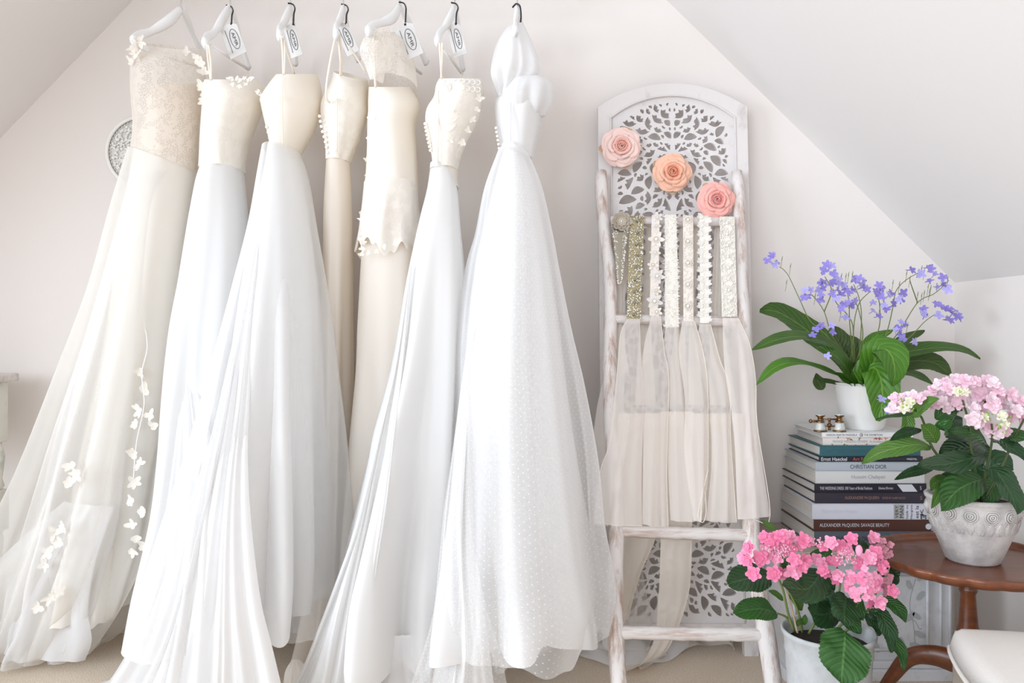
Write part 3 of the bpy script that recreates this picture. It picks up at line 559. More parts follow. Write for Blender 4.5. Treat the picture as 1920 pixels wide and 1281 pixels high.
# ------------------------------------------------------------------ carved panel
LEAN = math.atan(.0717); dU = Vector((0, math.sin(LEAN), math.cos(LEAN))); dN = Vector((0, -math.cos(LEAN), math.sin(LEAN)))
XC = .450
def PP(u, v, w): return Vector((XC+u, 2.158, 0))+dU*v+dN*w
def panpx(x, y, w=0):
    k = (y-HZ)/F; Y = 2.2204/(1+.0717*k); p = P(x, y, Y); return (p.x-XC, (p.z)/math.cos(LEAN))
def arch(hc, vc, va, n=24):
    s = va-vc; R = (hc*hc+s*s)/(2*s); a = math.asin(hc/R); return [(R*math.sin(t), va-R+R*math.cos(t)) for t in np.linspace(a, -a, n)]
def curve_plate(name, outer, holes, w0, w1, mat, parent, bev=.0):
    cu = bpy.data.curves.new('plate', 'CURVE'); cu.dimensions = '2D'; cu.fill_mode = 'BOTH'; cu.extrude = (w1-w0)/2-bev; cu.bevel_depth = bev; cu.bevel_resolution = 1
    for poly in [outer]+holes:
        s = cu.splines.new('POLY'); s.points.add(len(poly)-1); s.use_cyclic_u = True
        for q, (a, b) in zip(s.points, poly): q.co = (a, b, 0, 1)
    oo = bpy.data.objects.new('plate', cu); C.objects.link(oo); dg = bpy.context.evaluated_depsgraph_get()
    me = bpy.data.meshes.new_from_object(oo.evaluated_get(dg)); v = [PP(q.co.x, q.co.y, (w0+w1)/2+q.co.z) for q in me.vertices]; f = [tuple(p.vertices) for p in me.polygons]
    bpy.data.objects.remove(oo); bpy.data.curves.remove(cu); bpy.data.meshes.remove(me)
    return mk(name, v, f, mat, parent, smooth=False)
pan = thing('carved_panel', PP(0, 0, 0), 'tall white arch-topped wooden panel with cut-out leaf fretwork, leaning on the wall behind the ladder', 'decorative panel')
outer = [(-.208, 0), (-.172, 0), (-.172, .06), (.172, .06), (.172, 0), (.208, 0)]+arch(.208, 1.498, 1.566)
inner = [(-.174, .082), (.174, .082)]+arch(.174, 1.468, 1.532)
curve_plate('frame', outer, [inner[::-1]], .0, .024, M['painted'], pan, .0015)
rn = random.Random(21); HOLES = []; SAMP = []
def arch_v(u, hc=.156, vc=1.448, va=1.516):
    s = va-vc; R = (hc*hc+s*s)/(2*s); return va-R+math.sqrt(max(0, R*R-u*u))
def leafhole(cu_, cv, ang, L, W, kind=0):
    pts = []; n = 7; ca, sa = math.cos(ang), math.sin(ang); out = []
    for i in range(2*n):
        t = i/n if i < n else (2*n-i)/n; sgn = 1 if i < n else -1
        wd = W*.5*math.sin(PI*t)**.75*(1 if kind == 0 else (.75+.45*math.sin(5.5*t*PI+kind)*(sgn > 0)))
        bend = .12*L*math.sin(PI*t)*(1 if kind < 2 else -1)
        out.append((cu_+ca*(t-.5)*L-sa*(sgn*wd+bend), cv+sa*(t-.5)*L+ca*(sgn*wd+bend)))
    return out
GRID = {}
def tryhole(cu_, cv, ang, L, W, gap=.0033, mirror=True, vmin=.1):
    kind = rn.choice((0, 0, 1, 2, 3)); h = leafhole(cu_, cv, ang, L, W, kind)
    if any(abs(a) > .156 or b < vmin or b > arch_v(a) or a < gap*.6 for a, b in h): return False
    ext = h+[((h[i][0]+h[-i][0])/2, (h[i][1]+h[-i][1])/2) for i in range(1, 7)]
    for a, b in ext:
        gx, gy = int(a/.008), int(b/.008)
        for ix in (-1, 0, 1):
            for iy in (-1, 0, 1):
                for (c, d) in GRID.get((gx+ix, gy+iy), ()):
                    if (a-c)**2+(b-d)**2 < gap*gap: return False
    for a, b in ext: GRID.setdefault((int(a/.008), int(b/.008)), []).append((a, b))
    for i in range(len(h)):
        a, b = h[i]; c, d = h[(i+1) % len(h)]; GRID.setdefault((int((a+c)/2/.008), int((b+d)/2/.008)), []).append(((a+c)/2, (b+d)/2))
    HOLES.append(h); HOLES.append([(-a, b) for a, b in h][::-1]); return True
cent = [1.37, 1.02, .60, .22]
def field(u, v):
    c = min(cent, key=lambda q: abs(q-v)); return math.atan2(v-c+.0001, u+.0001)
for c in cent:
    for r, n, L, W in ((.030, 6, .030, .014), (.066, 9, .038, .020), (.106, 12, .040, .021), (.148, 15, .040, .021)):
        for k in range(n):
            a = -PI/2+PI*(k+.5)/n; tryhole(r*math.cos(a), c+r*math.sin(a), a+(.5 if k % 2 else -.5)*(r > .03), L, W)
for S in (1.3, 1.05, .85, .68, .52, .40):
    for k in range(int(1300/S**2.2)):
        u = rn.uniform(.004, .155); v = rn.uniform(.1, 1.51); tryhole(u, v, field(u, v)+rn.choice((-.6, .6, 0)), .031*S*rn.uniform(.8, 1.3), .0195*S)
plate = [(-.178, .078), (.178, .078)]+arch(.178, 1.472, 1.536)
M['fret'] = plain('painted_fretwork', (.73, .705, .70), .6, noise=(.62, .58, .58), scale=30, bump=.3, ramp=(.25, .42))
curve_plate('fretwork', plate, HOLES, .006, .016, M['fret'], pan)
m = MB(); m.tube([PP(u, v-.0, .0245) for u, v in [(-.174, .085)]+[(a, b) for a, b in arch(.174, 1.468, 1.532)][::-1]+[(.174, .085)]], .0028, 6, cap=True); m.build('moulding', M['painted'], pan)

# ------------------------------------------------------------------ roses on the panel
def rose(x, y, Y, R, cols, label, rot, seed):
    c = P(x, y, Y); o = thing('silk_rose', c, label, 'flower', 'silk roses on the carved panel'); r_ = random.Random(seed)
    for ring, (rk, zk, cnt) in enumerate(((.46, .40, 4), (.66, .30, 5), (.86, .19, 6), (1.0, .06, 6))):
        for i in range(cnt):
            ph = rot+ring*1.1+2*PI*i/cnt+r_.uniform(-.15, .15); nu, nv = 11, 9; v = []; ruf = r_.uniform(0, 6); hw = 2*PI/cnt*.62
            zz = zk+.05*(i % 2)+r_.uniform(0, .03)
            for a in range(nv):
                t = a/(nv-1)
                for b in range(nu):
                    q = -1+2*b/(nu-1)
                    rho = R*rk*(.42+.62*t)*(1-.10*abs(q)**3*t)+R*.03*t*t*math.sin(3*q+ruf)
                    h = R*(zz*(.35+.75*math.sin(min(1.57, t*1.7)))-.30*max(0, t-.78)**1.3*4*(.6+.4*math.cos(2.5*q+ruf))+.02*t*math.sin(5*q+ruf))
                    th = ph+q*hw*(.5+.5*math.sin(PI*(.12+.55*t))); v.append(c+Vector((rho*math.cos(th), -h, rho*math.sin(th))))
            mk('petal', v, grid_faces(nv, nu), cols[0] if ring > 0 else cols[2], o)
    v = []; K = 110
    for k in range(K):
        t = k/(K-1); th = rot+t*4.6*2*PI; r0 = R*(.035+.34*t); wob = 1+.07*math.sin(th*1.6+seed)
        for dr, h in ((-.012, .12), (0, .34), (.012, .44-.05*t), (.040, .45-.06*t), (.052, .41-.06*t)): v.append(c+Vector((wob*(r0+dr*R)*math.cos(th), -h*R, wob*(r0+dr*R)*math.sin(th))))
    mk('heart', v, grid_faces(K, 5), cols[1], o)
    for k, a in enumerate([rot+.5, rot+2.6, rot+4.4]):
        up = Vector((math.cos(a), 0, math.sin(a))); v, f, uv = petal_patch(c+up*R*.5+Vector((0, .008, 0)), (0, -1, .1), up, R*.62, R*.5, .1, 6); mk('leaf', v, f, M['rose_leaf'], o)
rc = lambda n, a: plain(n, a, .75, sub=.1)
ra, rb_ = (rc('pale_pink_petal', (.88, .65, .60)), rc('pale_pink_inner', (.87, .54, .47))), rc('pink_petal_heart', (.86, .45, .38))
rose(1164, 276, 2.205, .054, (ra[0], rb_, ra[1]), 'palest pink silk rose at the upper left of the carved panel', .6, 1)
rose(1260, 324, 2.205, .052, (rc('peach_petal', (.88, .52, .38)), rc('peach_heart', (.80, .34, .22)), rc('peach_inner', (.85, .43, .30))), 'peach silk rose in the middle of the carved panel', 2.1, 2)
rose(1342, 376, 2.165, .050, (rc('salmon_petal', (.86, .45, .40)), rc('salmon_heart', (.78, .31, .29)), rc('salmon_inner', (.82, .39, .35))), 'deeper pink silk rose beside the right rail of the ladder', 4.0, 3)

# ------------------------------------------------------------------ ladder
def L3(x, y, off=0):
    k = (y-HZ)/F; Y = 2.0729/(1+.2907*k)-off; return P(x, y, Y)
def Ly(y, off=0): return 2.0729/(1+.2907*(y-HZ)/F)-off
lad = thing('ladder', L3(1300, 1337), 'whitewashed rustic branch ladder leaning in front of the carved panel', 'ladder')
def branch(name, pts, r, seed, parent):
    r_ = random.Random(seed); sp = [Vector(a) for a in spline([tuple(q) for q in pts], 40)]
    ph = [r_.uniform(0, 6) for _ in range(4)]; rr = [r[0]+(r[1]-r[0])*k/39+.0006*math.sin(k*.8+ph[0])+.0004*math.sin(k*1.7+ph[1]) for k in range(40)]
    sp = [p+Vector((.0018*math.sin(k*.35+ph[2]), 0, .0)) for k, p in enumerate(sp)]
    rr[0] *= .9; m = MB(); m.tube(sp, rr, 14)
    return m.build(name, M['limed' if name == 'rail' else 'limed_h'], parent)
branch('rail', [L3(*q) for q in ((1128, 322), (1130, 400), (1138, 471), (1143, 522), (1144, 603), (1145, 700), (1147, 800), (1152, 900), (1155, 998), (1153, 1073), (1154, 1160), (1160, 1261), (1166, 1334))], (.0165, .0200), 1, lad)
branch('rail', [L3(*q) for q in ((1381, 322), (1386, 410), (1390, 522), (1395, 600), (1399, 680), (1403, 800), (1407, 900), (1408, 985), (1418, 1070), (1431, 1148), (1443, 1236), (1456, 1336))], (.0165, .0215), 2, lad)
for k, (a, b) in enumerate((((1145, 414), (1388, 416)), ((1152, 597), (1385, 603)), ((1150, 796), (1400, 800)), ((1162, 995), (1408, 1004)), ((1160, 1186), (1432, 1190)))):
    branch('rung', [L3(*a), L3((a[0]+b[0])/2, (a[1]+b[1])/2+1), L3(*b)], (.0135+.0015*(k > 2), .0135+.002*(k > 2)), 10+k, lad)

# ------------------------------------------------------------------ bridal belts
GB = 'bridal belts draped over the ladder rungs'
def lsheet(name, left, right, mat, parent, seed, off=.03, bulge=.012, amp=(.002, .007), nf=3, offf=None):
    return sheet(name, [(x, y, Ly(y, off)) for x, y in left], [(x, y, Ly(y, off)) for x, y in right], mat, parent, seed, bulge, amp, nf, nu=40, nv=60, fw=(.07, .16))
def hemline(pts, parent, off):
    m = MB(); m.tube([Vector(a) for a in spline([tuple(P(x, y, Ly(y, off))) for x, y in pts], 50)], .0009, 5); m.build('rolled_edge', M['ivory_satin'], parent)
def band(cx, w, y0, y1, base_mat, parent, xb=None, wb=None, off=.026):
    xb = xb or cx; wb = wb or w; v = []; n = 26
    for i in range(n):
        t = i/(n-1)
        if t < .12: a = (t/.12)*PI/2; yy = y0+6*(1-math.sin(a)); yo = off*math.sin(a)*.9-.012*(1-math.sin(a))
        else: yy = y0+(y1-y0)*(t-.12)/.88; yo = off
        x = cx+(xb-cx)*t; ww = w+(wb-w)*t
        for s in (-.5, 0, .5): v.append(P(x+s*ww, yy, Ly(yy, yo+(.002 if s == 0 else 0))))
    return mk('band', v, grid_faces(n, 3), base_mat, parent)
def bp(x, y, off=.032): return P(x, y, Ly(y, off))
M['band'] = fabric('band_satin', (.90, .87, .80), 1, .1); M['band_pink'] = fabric('band_blush', (.90, .84, .78), 1, .1)
def belt(x, y, label): return thing('bridal_belt', bp(x, y), label, 'belt', GB)
def ebeads(parent, seed, cx, xb, w, y0, y1, n, r, mat, name='beads', wb=None, sc=1):
    r_ = random.Random(seed); m = MB()
    for k in range(n):
        t = r_.random(); ww = w+((wb or w)-w)*t; m.ball(bp(cx+(xb-cx)*t+r_.uniform(-.5, .5)*ww, y0+(y1-y0)*t, .029), r*r_.uniform(.6, 1.3), 6, 4)
    b = m.build(name, mat, parent); b['kind'] = 'stuff'
def rnd_flower(c, R, parent, n=6, mat=None, centre=True, name='flower', pointed=False, cup=.3, rot=0):
    m = MB()
    for k in range(n):
        a = rot+2*PI*k/n; up = Vector((math.cos(a), 0, math.sin(a))); m.add(*petal_patch(c, (0, -1, 0), up, R, R*(.55 if pointed else .9), cup, 4))
    f = m.build(name, mat or M['petal_white'], parent)
    if centre:
        m = MB(); m.ball(c+Vector((0, -.003, 0)), R*.22, 8, 6)
        for k in range(10): a = 2*PI*k/10; m.ball(c+Vector((R*.38*math.cos(a), -.003, R*.38*math.sin(a))), R*.10, 6, 4)
        m.build('pearl_centre', M['pearl'], f)
# 1 antique belt with fabric rose
b1 = belt(1162, 410, 'taupe rose belt tapering to a crystal point, leftmost of the belts on the ladder')
band(1163, 34, 412, 530, M['silver'], b1, 1162, 8, .03)
ebeads(b1, 1, 1163, 1162, 34, 414, 532, 330, .0022, M['crystal'], wb=7)
M['taupe'] = plain('taupe_silk', (.48, .42, .34), .7)
for k in range(3): rnd_flower(bp(1165, 415, .040+.003*k), .026-.006*k, b1, 8, M['taupe'], k == 2, 'rose_layer', cup=.25+.15*k, rot=k*.4)
lsheet('ribbon', [(1150, 520), (1147, 640), (1120, 760), (1110, 860), (1113, 985)], [(1172, 520), (1172, 640), (1170, 760), (1172, 860), (1176, 985)], M['organza'], b1, 91, -.02)
# 2
b2 = belt(1190, 500, 'wide gold and crystal lattice belt with ivory organza ribbon')
M['gold'] = plain('gilt_mesh', (.40, .34, .20), .35, .6)
band(1195, 27, 405, 600, M['gold'], b2, 1188, 26)
ebeads(b2, 2, 1195, 1188, 26, 406, 600, 420, .0021, M['crystal'])
for k in range(9):
    y = 414+k*22; x = 1195-7*(k/8); m = MB()
    for rr in (.0115, .007): m.tube([bp(x, y, .031)+Vector((rr*a, 0, rr*b)) for a, b in ((1, 0), (0, 1), (-1, 0), (0, -1))], .0011, 5, closed=True)
    m.ball(bp(x, y, .033), .0032, 8, 6); m.build('diamond_motif', M['silver'], b2)
lsheet('ribbon', [(1176, 598), (1163, 630), (1156, 714), (1142, 832), (1126, 882), (1114, 981)], [(1200, 598), (1202, 664), (1208, 741), (1203, 882), (1204, 986)], M['organza'], b2, 92, .034)
hemline([(1176, 598), (1163, 630), (1156, 714), (1142, 832), (1126, 882), (1114, 981)], b2, .034); hemline([(1114, 981), (1160, 985), (1204, 986)], b2, .040)
# 3
b3 = belt(1230, 500, 'blush belt of separate pointed cloth flowers with pearl centres')
band(1230, 15, 405, 592, M['band_pink'], b3, 1226, 16)
for k, (x, y, R) in enumerate(((1230, 424, 10), (1230, 449, 16), (1228, 474, 11), (1224, 497, 11), (1232, 518, 15), (1230, 545, 10), (1227, 565, 16), (1231, 585, 11), (1232, 408, 11))):
    rnd_flower(bp(x, y), R/F*2.05, b3, 6, M['band_pink'] if k % 2 else M['petal_white'], True, pointed=True, rot=k)
lsheet('ribbon', [(1221, 592), (1204, 680), (1206, 830), (1204, 983)], [(1238, 592), (1246, 660), (1254, 714), (1250, 882), (1253, 988)], M['organza'], b3, 93, .030)
hemline([(1238, 592), (1246, 660), (1254, 714), (1250, 882), (1253, 988)], b3, .032)
# 4
b4 = belt(1258, 500, 'ivory fringed belt hanging lowest, between the two flower belts')
band(1257, 21, 402, 614, M['band'], b4, 1260, 26)
m = MB(); r_ = random.Random(8)
for k in range(420):
    t = r_.random(); s = r_.choice((-1, 1)); x = 1257+3*t+s*r_.uniform(2, 10+2*t); y = 404+210*t; c = bp(x, y, .029)
    m.add(*petal_patch(c, (0, -1, .3), Vector((s*r_.uniform(.5, 1), 0, r_.uniform(-.6, .6))), r_.uniform(.005, .010), .0022, .3, 2))
b = m.build('fringe', M['petal_white'], b4); b['kind'] = 'stuff'
ebeads(b4, 4, 1257, 1260, 18, 404, 612, 160, .0016, M['pearl'])
lsheet('ribbon', [(1248, 612), (1244, 660), (1255, 731), (1252, 850), (1257, 976)], [(1272, 612), (1276, 660), (1284, 760), (1300, 870), (1308, 976)], M['organza'], b4, 94, .026)
# 5
b5 = belt(1290, 500, 'narrow blush beaded belt with five round pearl medallions')
band(1290, 19, 404, 602, M['band_pink'], b5, 1291, 19)
ebeads(b5, 5, 1290, 1291, 18, 405, 600, 330, .0017, M['pearl'])
for k in range(5):
    c = bp(1290, 412+k*40.5, .034); m = MB(); m.ball(c, .0042, 10, 6)
    for q in range(12): a = 2*PI*q/12; m.ball(c+Vector((.0085*math.cos(a), .001, .0085*math.sin(a))), .0021, 6, 4)
    m.build('medallion', M['pearl'], b5)
lsheet('ribbon', [(1279, 602), (1273, 660), (1284, 748), (1284, 860), (1300, 976)], [(1302, 602), (1316, 650), (1325, 700), (1328, 781), (1326, 900), (1314, 976)], M['organza'], b5, 95, .040)
hemline([(1302, 602), (1316, 650), (1325, 700), (1328, 781), (1326, 900), (1314, 976)], b5, .042)
# 6
b6 = belt(1322, 500, 'ivory belt of small leaf shapes zigzagging down its edges')
band(1320, 17, 404, 606, M['band'], b6, 1321, 17)
for k in range(24):
    y = 407+k*8.4; s = 1 if k % 2 else -1; m = MB()
    for a in (.35, -.25): m.add(*petal_patch(bp(1320+s*2, y, .031), (0, -1, 0), Vector((s*math.cos(a), 0, math.sin(a)+.3)), .017, .010, .35, 4))
    m.build('leaf_motif', M['petal_white'], b6)
ebeads(b6, 6, 1320, 1321, 12, 405, 604, 120, .0017, M['pearl'])
lsheet('ribbon', [(1311, 608), (1306, 660), (1328, 760), (1334, 860), (1324, 976)], [(1332, 608), (1352, 681), (1368, 721), (1370, 820), (1381, 980)], M['organza'], b6, 96, .034)
hemline([(1332, 608), (1352, 681), (1368, 721), (1370, 820), (1381, 980)], b6, .036)
m = MB(); m.tube([Vector(a) for a in spline([tuple(bp(*q)) for q in ((1328, 880, .05), (1316, 930, .055), (1309, 968, .055), (1318, 980, .052), (1324, 960, .05), (1322, 920, .05))], 30)], .0012, 5); m.build('rolled_edge', M['ivory_satin'], b6)
# 7
b7 = belt(1365, 500, 'broad cream beaded lace belt, rightmost on the ladder')
band(1363, 28, 406, 594, M['band'], b7, 1368, 29)
ebeads(b7, 7, 1363, 1368, 27, 408, 594, 420, .0020, M['pearl'])
for k in range(9):
    y = 418+k*21; x = 1363+5*k/8; m = MB()
    for s in (-1, 1): m.tube([bp(x+s*9, y, .031)+Vector((.0065*math.cos(t), 0, .011*math.sin(t))) for t in np.linspace(0, 2*PI, 13)[:-1]], .0012, 5, closed=True)
    m.ball(bp(x, y, .033), .0045, 8, 6, (1, .6, 1)); m.build('lace_loop', M['petal_white'], b7)
lsheet('ribbon', [(1355, 596), (1356, 650), (1360, 700), (1376, 815), (1383, 973)], [(1384, 596), (1406, 647), (1417, 714), (1420, 798), (1444, 968)], M['organza'], b7, 97, .042)
hemline([(1384, 596), (1406, 647), (1417, 714), (1420, 798), (1444, 968), (1410, 973), (1383, 973)], b7, .044)
# ribbon tails behind the ladder, one on each belt
for b_, q0, q1, seed in ((b1, [(1152, 425), (1160, 530), (1155, 596), (1150, 700)], [(1180, 425), (1176, 530), (1166, 596), (1180, 700)], 1),
                         (b3, [(1212, 425), (1208, 520), (1200, 600), (1190, 760)], [(1224, 425), (1222, 520), (1220, 600), (1230, 760)], 2),
                         (b4, [(1276, 425), (1270, 520), (1266, 600), (1250, 760)], [(1290, 425), (1286, 500), (1284, 600), (1290, 760)], 3),
                         (b5, [(1296, 425), (1294, 520), (1292, 600), (1290, 760)], [(1316, 425), (1306, 520), (1304, 600), (1320, 760)], 4),
                         (b7, [(1340, 425), (1336, 520), (1332, 600), (1330, 760)], [(1356, 425), (1356, 520), (1356, 600), (1380, 760)], 5)):
    lsheet('ribbon_tail', q0, q1, M['organza_back'], b_, seed, -.022, 0, (.001, .003), 2)
for b_, q0, q1, seed in ((b4, [(1238, 772, 1.982), (1240, 900, 1.98), (1238, 1040, 1.985), (1234, 1130, 2.03), (1226, 1200, 2.02), (1200, 1246, 2.0), (1165, 1262, 2.02)], [(1300, 772, 1.982), (1298, 900, 1.98), (1297, 1040, 1.985), (1290, 1120, 2.03), (1262, 1200, 2.03), (1236, 1232, 2.06), (1185, 1240, 2.09)], 31),
                         (b2, [(1160, 775, 1.982), (1155, 900, 1.98), (1160, 1020, 2.02), (1150, 1120, 2.05), (1140, 1190, 2.06)], [(1242, 775, 1.982), (1244, 900, 1.98), (1232, 1000, 2.02), (1200, 1080, 2.06), (1178, 1160, 2.08)], 32),
                         (b6, [(1298, 775, 1.982), (1296, 850, 1.98), (1296, 975, 1.98)], [(1392, 775, 1.982), (1398, 850, 1.98), (1400, 975, 1.98)], 33)):
    sheet('ribbon_tail', q0, q1, M['organza_back'], b_, seed, .006, (.001, .005), 3, nu=30, nv=50, fw=(.08, .2))
# trailing dress tulle and belt ribbon pooled on the carpet behind the ladder
v1 = thing('trailing_fabric', P(1180, 1225, 2.1), 'sheer tulle and ribbon spilling over the carpet at the foot of the carved panel', 'trailing fabric')
sheet('tulle_fall', [(1092, 960, 2.12), (1080, 1080, 2.1), (1062, 1170, 2.12), (1050, 1200, 2.16)], [(1190, 985, 2.13), (1210, 1100, 2.12), (1225, 1180, 2.12), (1215, 1220, 2.1)], M['tulle_cream'], v1, 41, .02, (.003, .015), 5)
def floorsheet(name, pts_out, pts_in, mat, parent, seed, h=.012):
    a = spline(pts_out, 40); b = spline(pts_in, 40); v = []; uv = []
    for i in range(40):
        for j in range(14):
            t = j/13; x, y = a[i]*(1-t)+b[i]*t; Y = F*CH/(y-HZ); p = P(x, y, Y); p.z = .004+h*(.5+.5*math.sin(i*.5+seed+t*4))*(.25+.75*math.sin(PI*t)); v.append(p); uv.append((i/39, t))
    return mk(name, v, grid_faces(40, 14), mat, parent, uvs=uv)
floorsheet('fabric_pool', [(1040, 1195), (1070, 1222), (1120, 1250), (1170, 1256), (1215, 1252), (1260, 1240), (1292, 1222)], [(1080, 1190), (1110, 1195), (1150, 1198), (1190, 1198), (1230, 1200), (1260, 1200), (1290, 1204)], M['tulle_dense'], v1, 1, .04)
floorsheet('fabric_pool', [(1200, 1262), (1240, 1240), (1290, 1222), (1330, 1214), (1374, 1218), (1376, 1228)], [(1190, 1240), (1235, 1214), (1280, 1205), (1320, 1200), (1350, 1200), (1372, 1208)], M['organza'], v1, 3, .03)

# ------------------------------------------------------------------ low painted cabinet
M['cab'] = plain('cabinet_paint', (.66, .67, .69), .45, noise=(.56, .57, .58), scale=40, bump=.12, ramp=(.3, .5))
M['cab_top'] = plain('cabinet_top', (.50, .43, .36), .5, noise=(.40, .33, .27), scale=20)
M['motif'] = plain('painted_motif', (.42, .45, .44), .6)
cz = .322; cY0, cY1 = 1.99, 2.285; cx0, cx1 = P(1470, 1100, cY0).x, P(1796, 1100, cY0).x
cab = thing('painted_cabinet', ((cx0+cx1)/2, cY0+.14, 0), 'low pale grey painted cabinet with faint leaf decoration, under the stack of books', 'cabinet')
m = MB(); m.box((cx0+.01, cY0+.008, .03), (cx1-.01, cY1, cz-.018)); m.build('body', M['cab'], cab, smooth=False)
m = MB(); m.bbox((cx0-.006, cY0-.012, cz-.0179), (cx1+.004, cY1+.002, cz), .004); m.build('top', M['cab_top'], cab)
m = MB(); m.bbox((cx0-.002, cY0-.012, 0), (cx1+.002, cY1, .0299), .004); m.build('plinth', M['cab'], cab)
for a_, b_, c_ in ((.004, .030, .048), (.002, cz-.034, cz-.0185)): m = MB(); m.bbox((cx0+a_, cY0-.005, b_), (cx1-a_, cY0+.009, c_), .003); m.build('moulding', M['cab'], cab)
pxa, pxb = P(1490, 0, cY0).x, P(1740, 0, cY0).x
m = MB(); rr = [Vector((x, cY0+.002, z)) for x, z in ((pxa, .075), (pxb, .075), (pxb, cz-.06), (pxa, cz-.06))]
for i in range(4): m.tube([rr[i], rr[(i+1) % 4]], .004, 6)
m.tube([Vector((pxb+.035, cY0+.006, .05)), Vector((pxb+.035, cY0+.006, cz-.035))], .0035, 6); m.tube([Vector((pxb+.058, cY0+.006, .05)), Vector((pxb+.058, cY0+.006, cz-.035))], .0035, 6)
m.build('panel_moulding', M['cab'], cab)
m = MB()
for (x, y, a, L) in ((1715, 1185, -.5, 22), (1706, 1208, -.2, 20), (1688, 1195, -1.4, 20), (1700, 1165, .9, 22), (1720, 1125, .9, 20), (1708, 1105, 2.0, 18), (1722, 1090, 1.2, 18), (1640, 1205, -1.2, 20), (1622, 1195, -1.9, 18), (1712, 1150, -.7, 18), (1560, 1180, 1.0, 20), (1600, 1120, .4, 20)):
    v, f, uv = petal_patch(P(x, y, cY0+.0065), (0, -1, 0), Vector((math.cos(a), 0, math.sin(a))), L/F*2, L*.5/F*2, 0, 6); m.add(v, f)
for q in (((1716, 1215), (1712, 1170), (1705, 1130), (1716, 1085)), ((1706, 1160), (1715, 1165), (1724, 1180), (1728, 1178))):
    m.tube([Vector(a) for a in spline([tuple(P(x, y, cY0+.0075)) for x, y in q], 16)], .0009, 5)
m.build('painted_leaves', M['motif'], cab)

# ------------------------------------------------------------------ books
def BM(n, c, r=.45, noise=None): return plain('cover_'+n, c, r, noise=noise, scale=30)
pages = plain('page_edges', (.72, .70, .66), .8, noise=(.60, .58, .55), scale=300, stretch=(.02, .02, 1))
GBK = 'art and fashion books stacked on the cabinet'
INK = {k: plain('print_'+k, v, .5) for k, v in dict(black=(.02, .02, .025), white=(.80, .80, .80), red=(.50, .12, .08), dark=(.05, .055, .07), grey=(.30, .32, .33), bronze=(.32, .18, .14), pink=(.75, .55, .52), emb=(.60, .61, .66), tealdk=(.05, .10, .12), green=(.10, .17, .08), orange=(.6, .2, .1), silver=(.62, .62, .66), patch=(.38, .38, .37)).items()}
books = [ # y0, y1, xl, xr, cover, depth, Yspine, label, texts[(string, x centre, width px, height frac, ink, vertical?)]
 (814, 824, 1541, 1713, (.80, .80, .80), .20, 2.060, 'thin white paperback with bold black capitals on the spine, on top of the stack', [('MAISON MARTIN MARGIELA', 1578, 58, .36, 'black'), ('20', 1615, 4, .34, 'black'), ('THE EXHIBITION', 1637, 35, .36, 'black')]),
 (824, 838.5, 1543, 1712, (.74, .68, .64), .20, 2.058, 'blush spined book with printed flowers and leaves, second from the top', [('VINTAGE WEDDING FLOWERS  Vic Brotherson', 1610, 98, .32, 'grey')]),
 (838.5, 858, 1537, 1727, (.030, .115, .140), .225, 2.045, 'deep teal hardback near the top of the stack', [('THE FABRIC OF FASHION', 1618, 98, .42, 'tealdk'), ('ABC', 1554, 10, .2, 'tealdk')]),
 (858, 868, 1536, 1730, (.018, .018, .028), .225, 2.043, 'thin black book with a white and red spine title, below the teal book', [('Ernst Haeckel', 1564, 48, .66, 'white'), ('Art Forms', 1618, 38, .62, 'red'), ('PRESTEL', 1710, 19, .32, 'white')]),
 (868, 884.5, 1529, 1732, (.42, .46, .50), .235, 2.035, 'pale blue-grey book with widely spaced dark serif title', [('CHRISTIAN DIOR', 1628, 68, .46, 'dark')]),
 (884.5, 908, 1529, 1734, (.62, .62, .61), .235, 2.035, 'thick off-white book with a pale grey name on the spine', [('Hussein Chalayan', 1628, 63, .38, 'grey')]),
 (908, 924.5, 1527, 1738, (.014, .012, .022), .235, 2.033, 'black book with a slanted photograph block on the spine', [('THE WEDDING DRESS: 300 Years of Bridal Fashions', 1586, 99, .34, 'silver'), ('Edwina Ehrman', 1661, 27, .28, 'silver'), ('S', 1727, 3, .4, 'silver')]),
 (924.5, 945, 1528, 1739, (.030, .026, .040), .235, 2.033, 'dark plum book with bronze spine lettering, under the slant-block book', [('ALEXANDER McQUEEN', 1616, 64, .32, 'bronze'), ('EDITED BY CLAIRE WILCOX', 1676, 43, .20, 'bronze'), ('S', 1727, 4, .34, 'bronze')]),
 (945, 974.5, 1523, 1743, (.64, .65, .72), .245, 2.028, 'thick white book with collaged lettering at the right end of its spine', [('Maison Martin Margiela', 1574, 66, .28, 'emb')]),
 (974.5, 996, 1526, 1746, (.075, .026, .018), .245, 2.028, 'dark brown hardback with pale capitals on the spine', [('ALEXANDER McQUEEN: SAVAGE BEAUTY', 1602, 131, .36, 'silver')]),
 (996, 1025, 1527, 1750, (.085, .10, .125), .250, 2.028, 'slate grey book at the bottom of the stack, behind the pink blooms', [('CHRISTIAN DIOR DESIGNER', 1625, 118, .30, 'black')]),
]
zb = cz
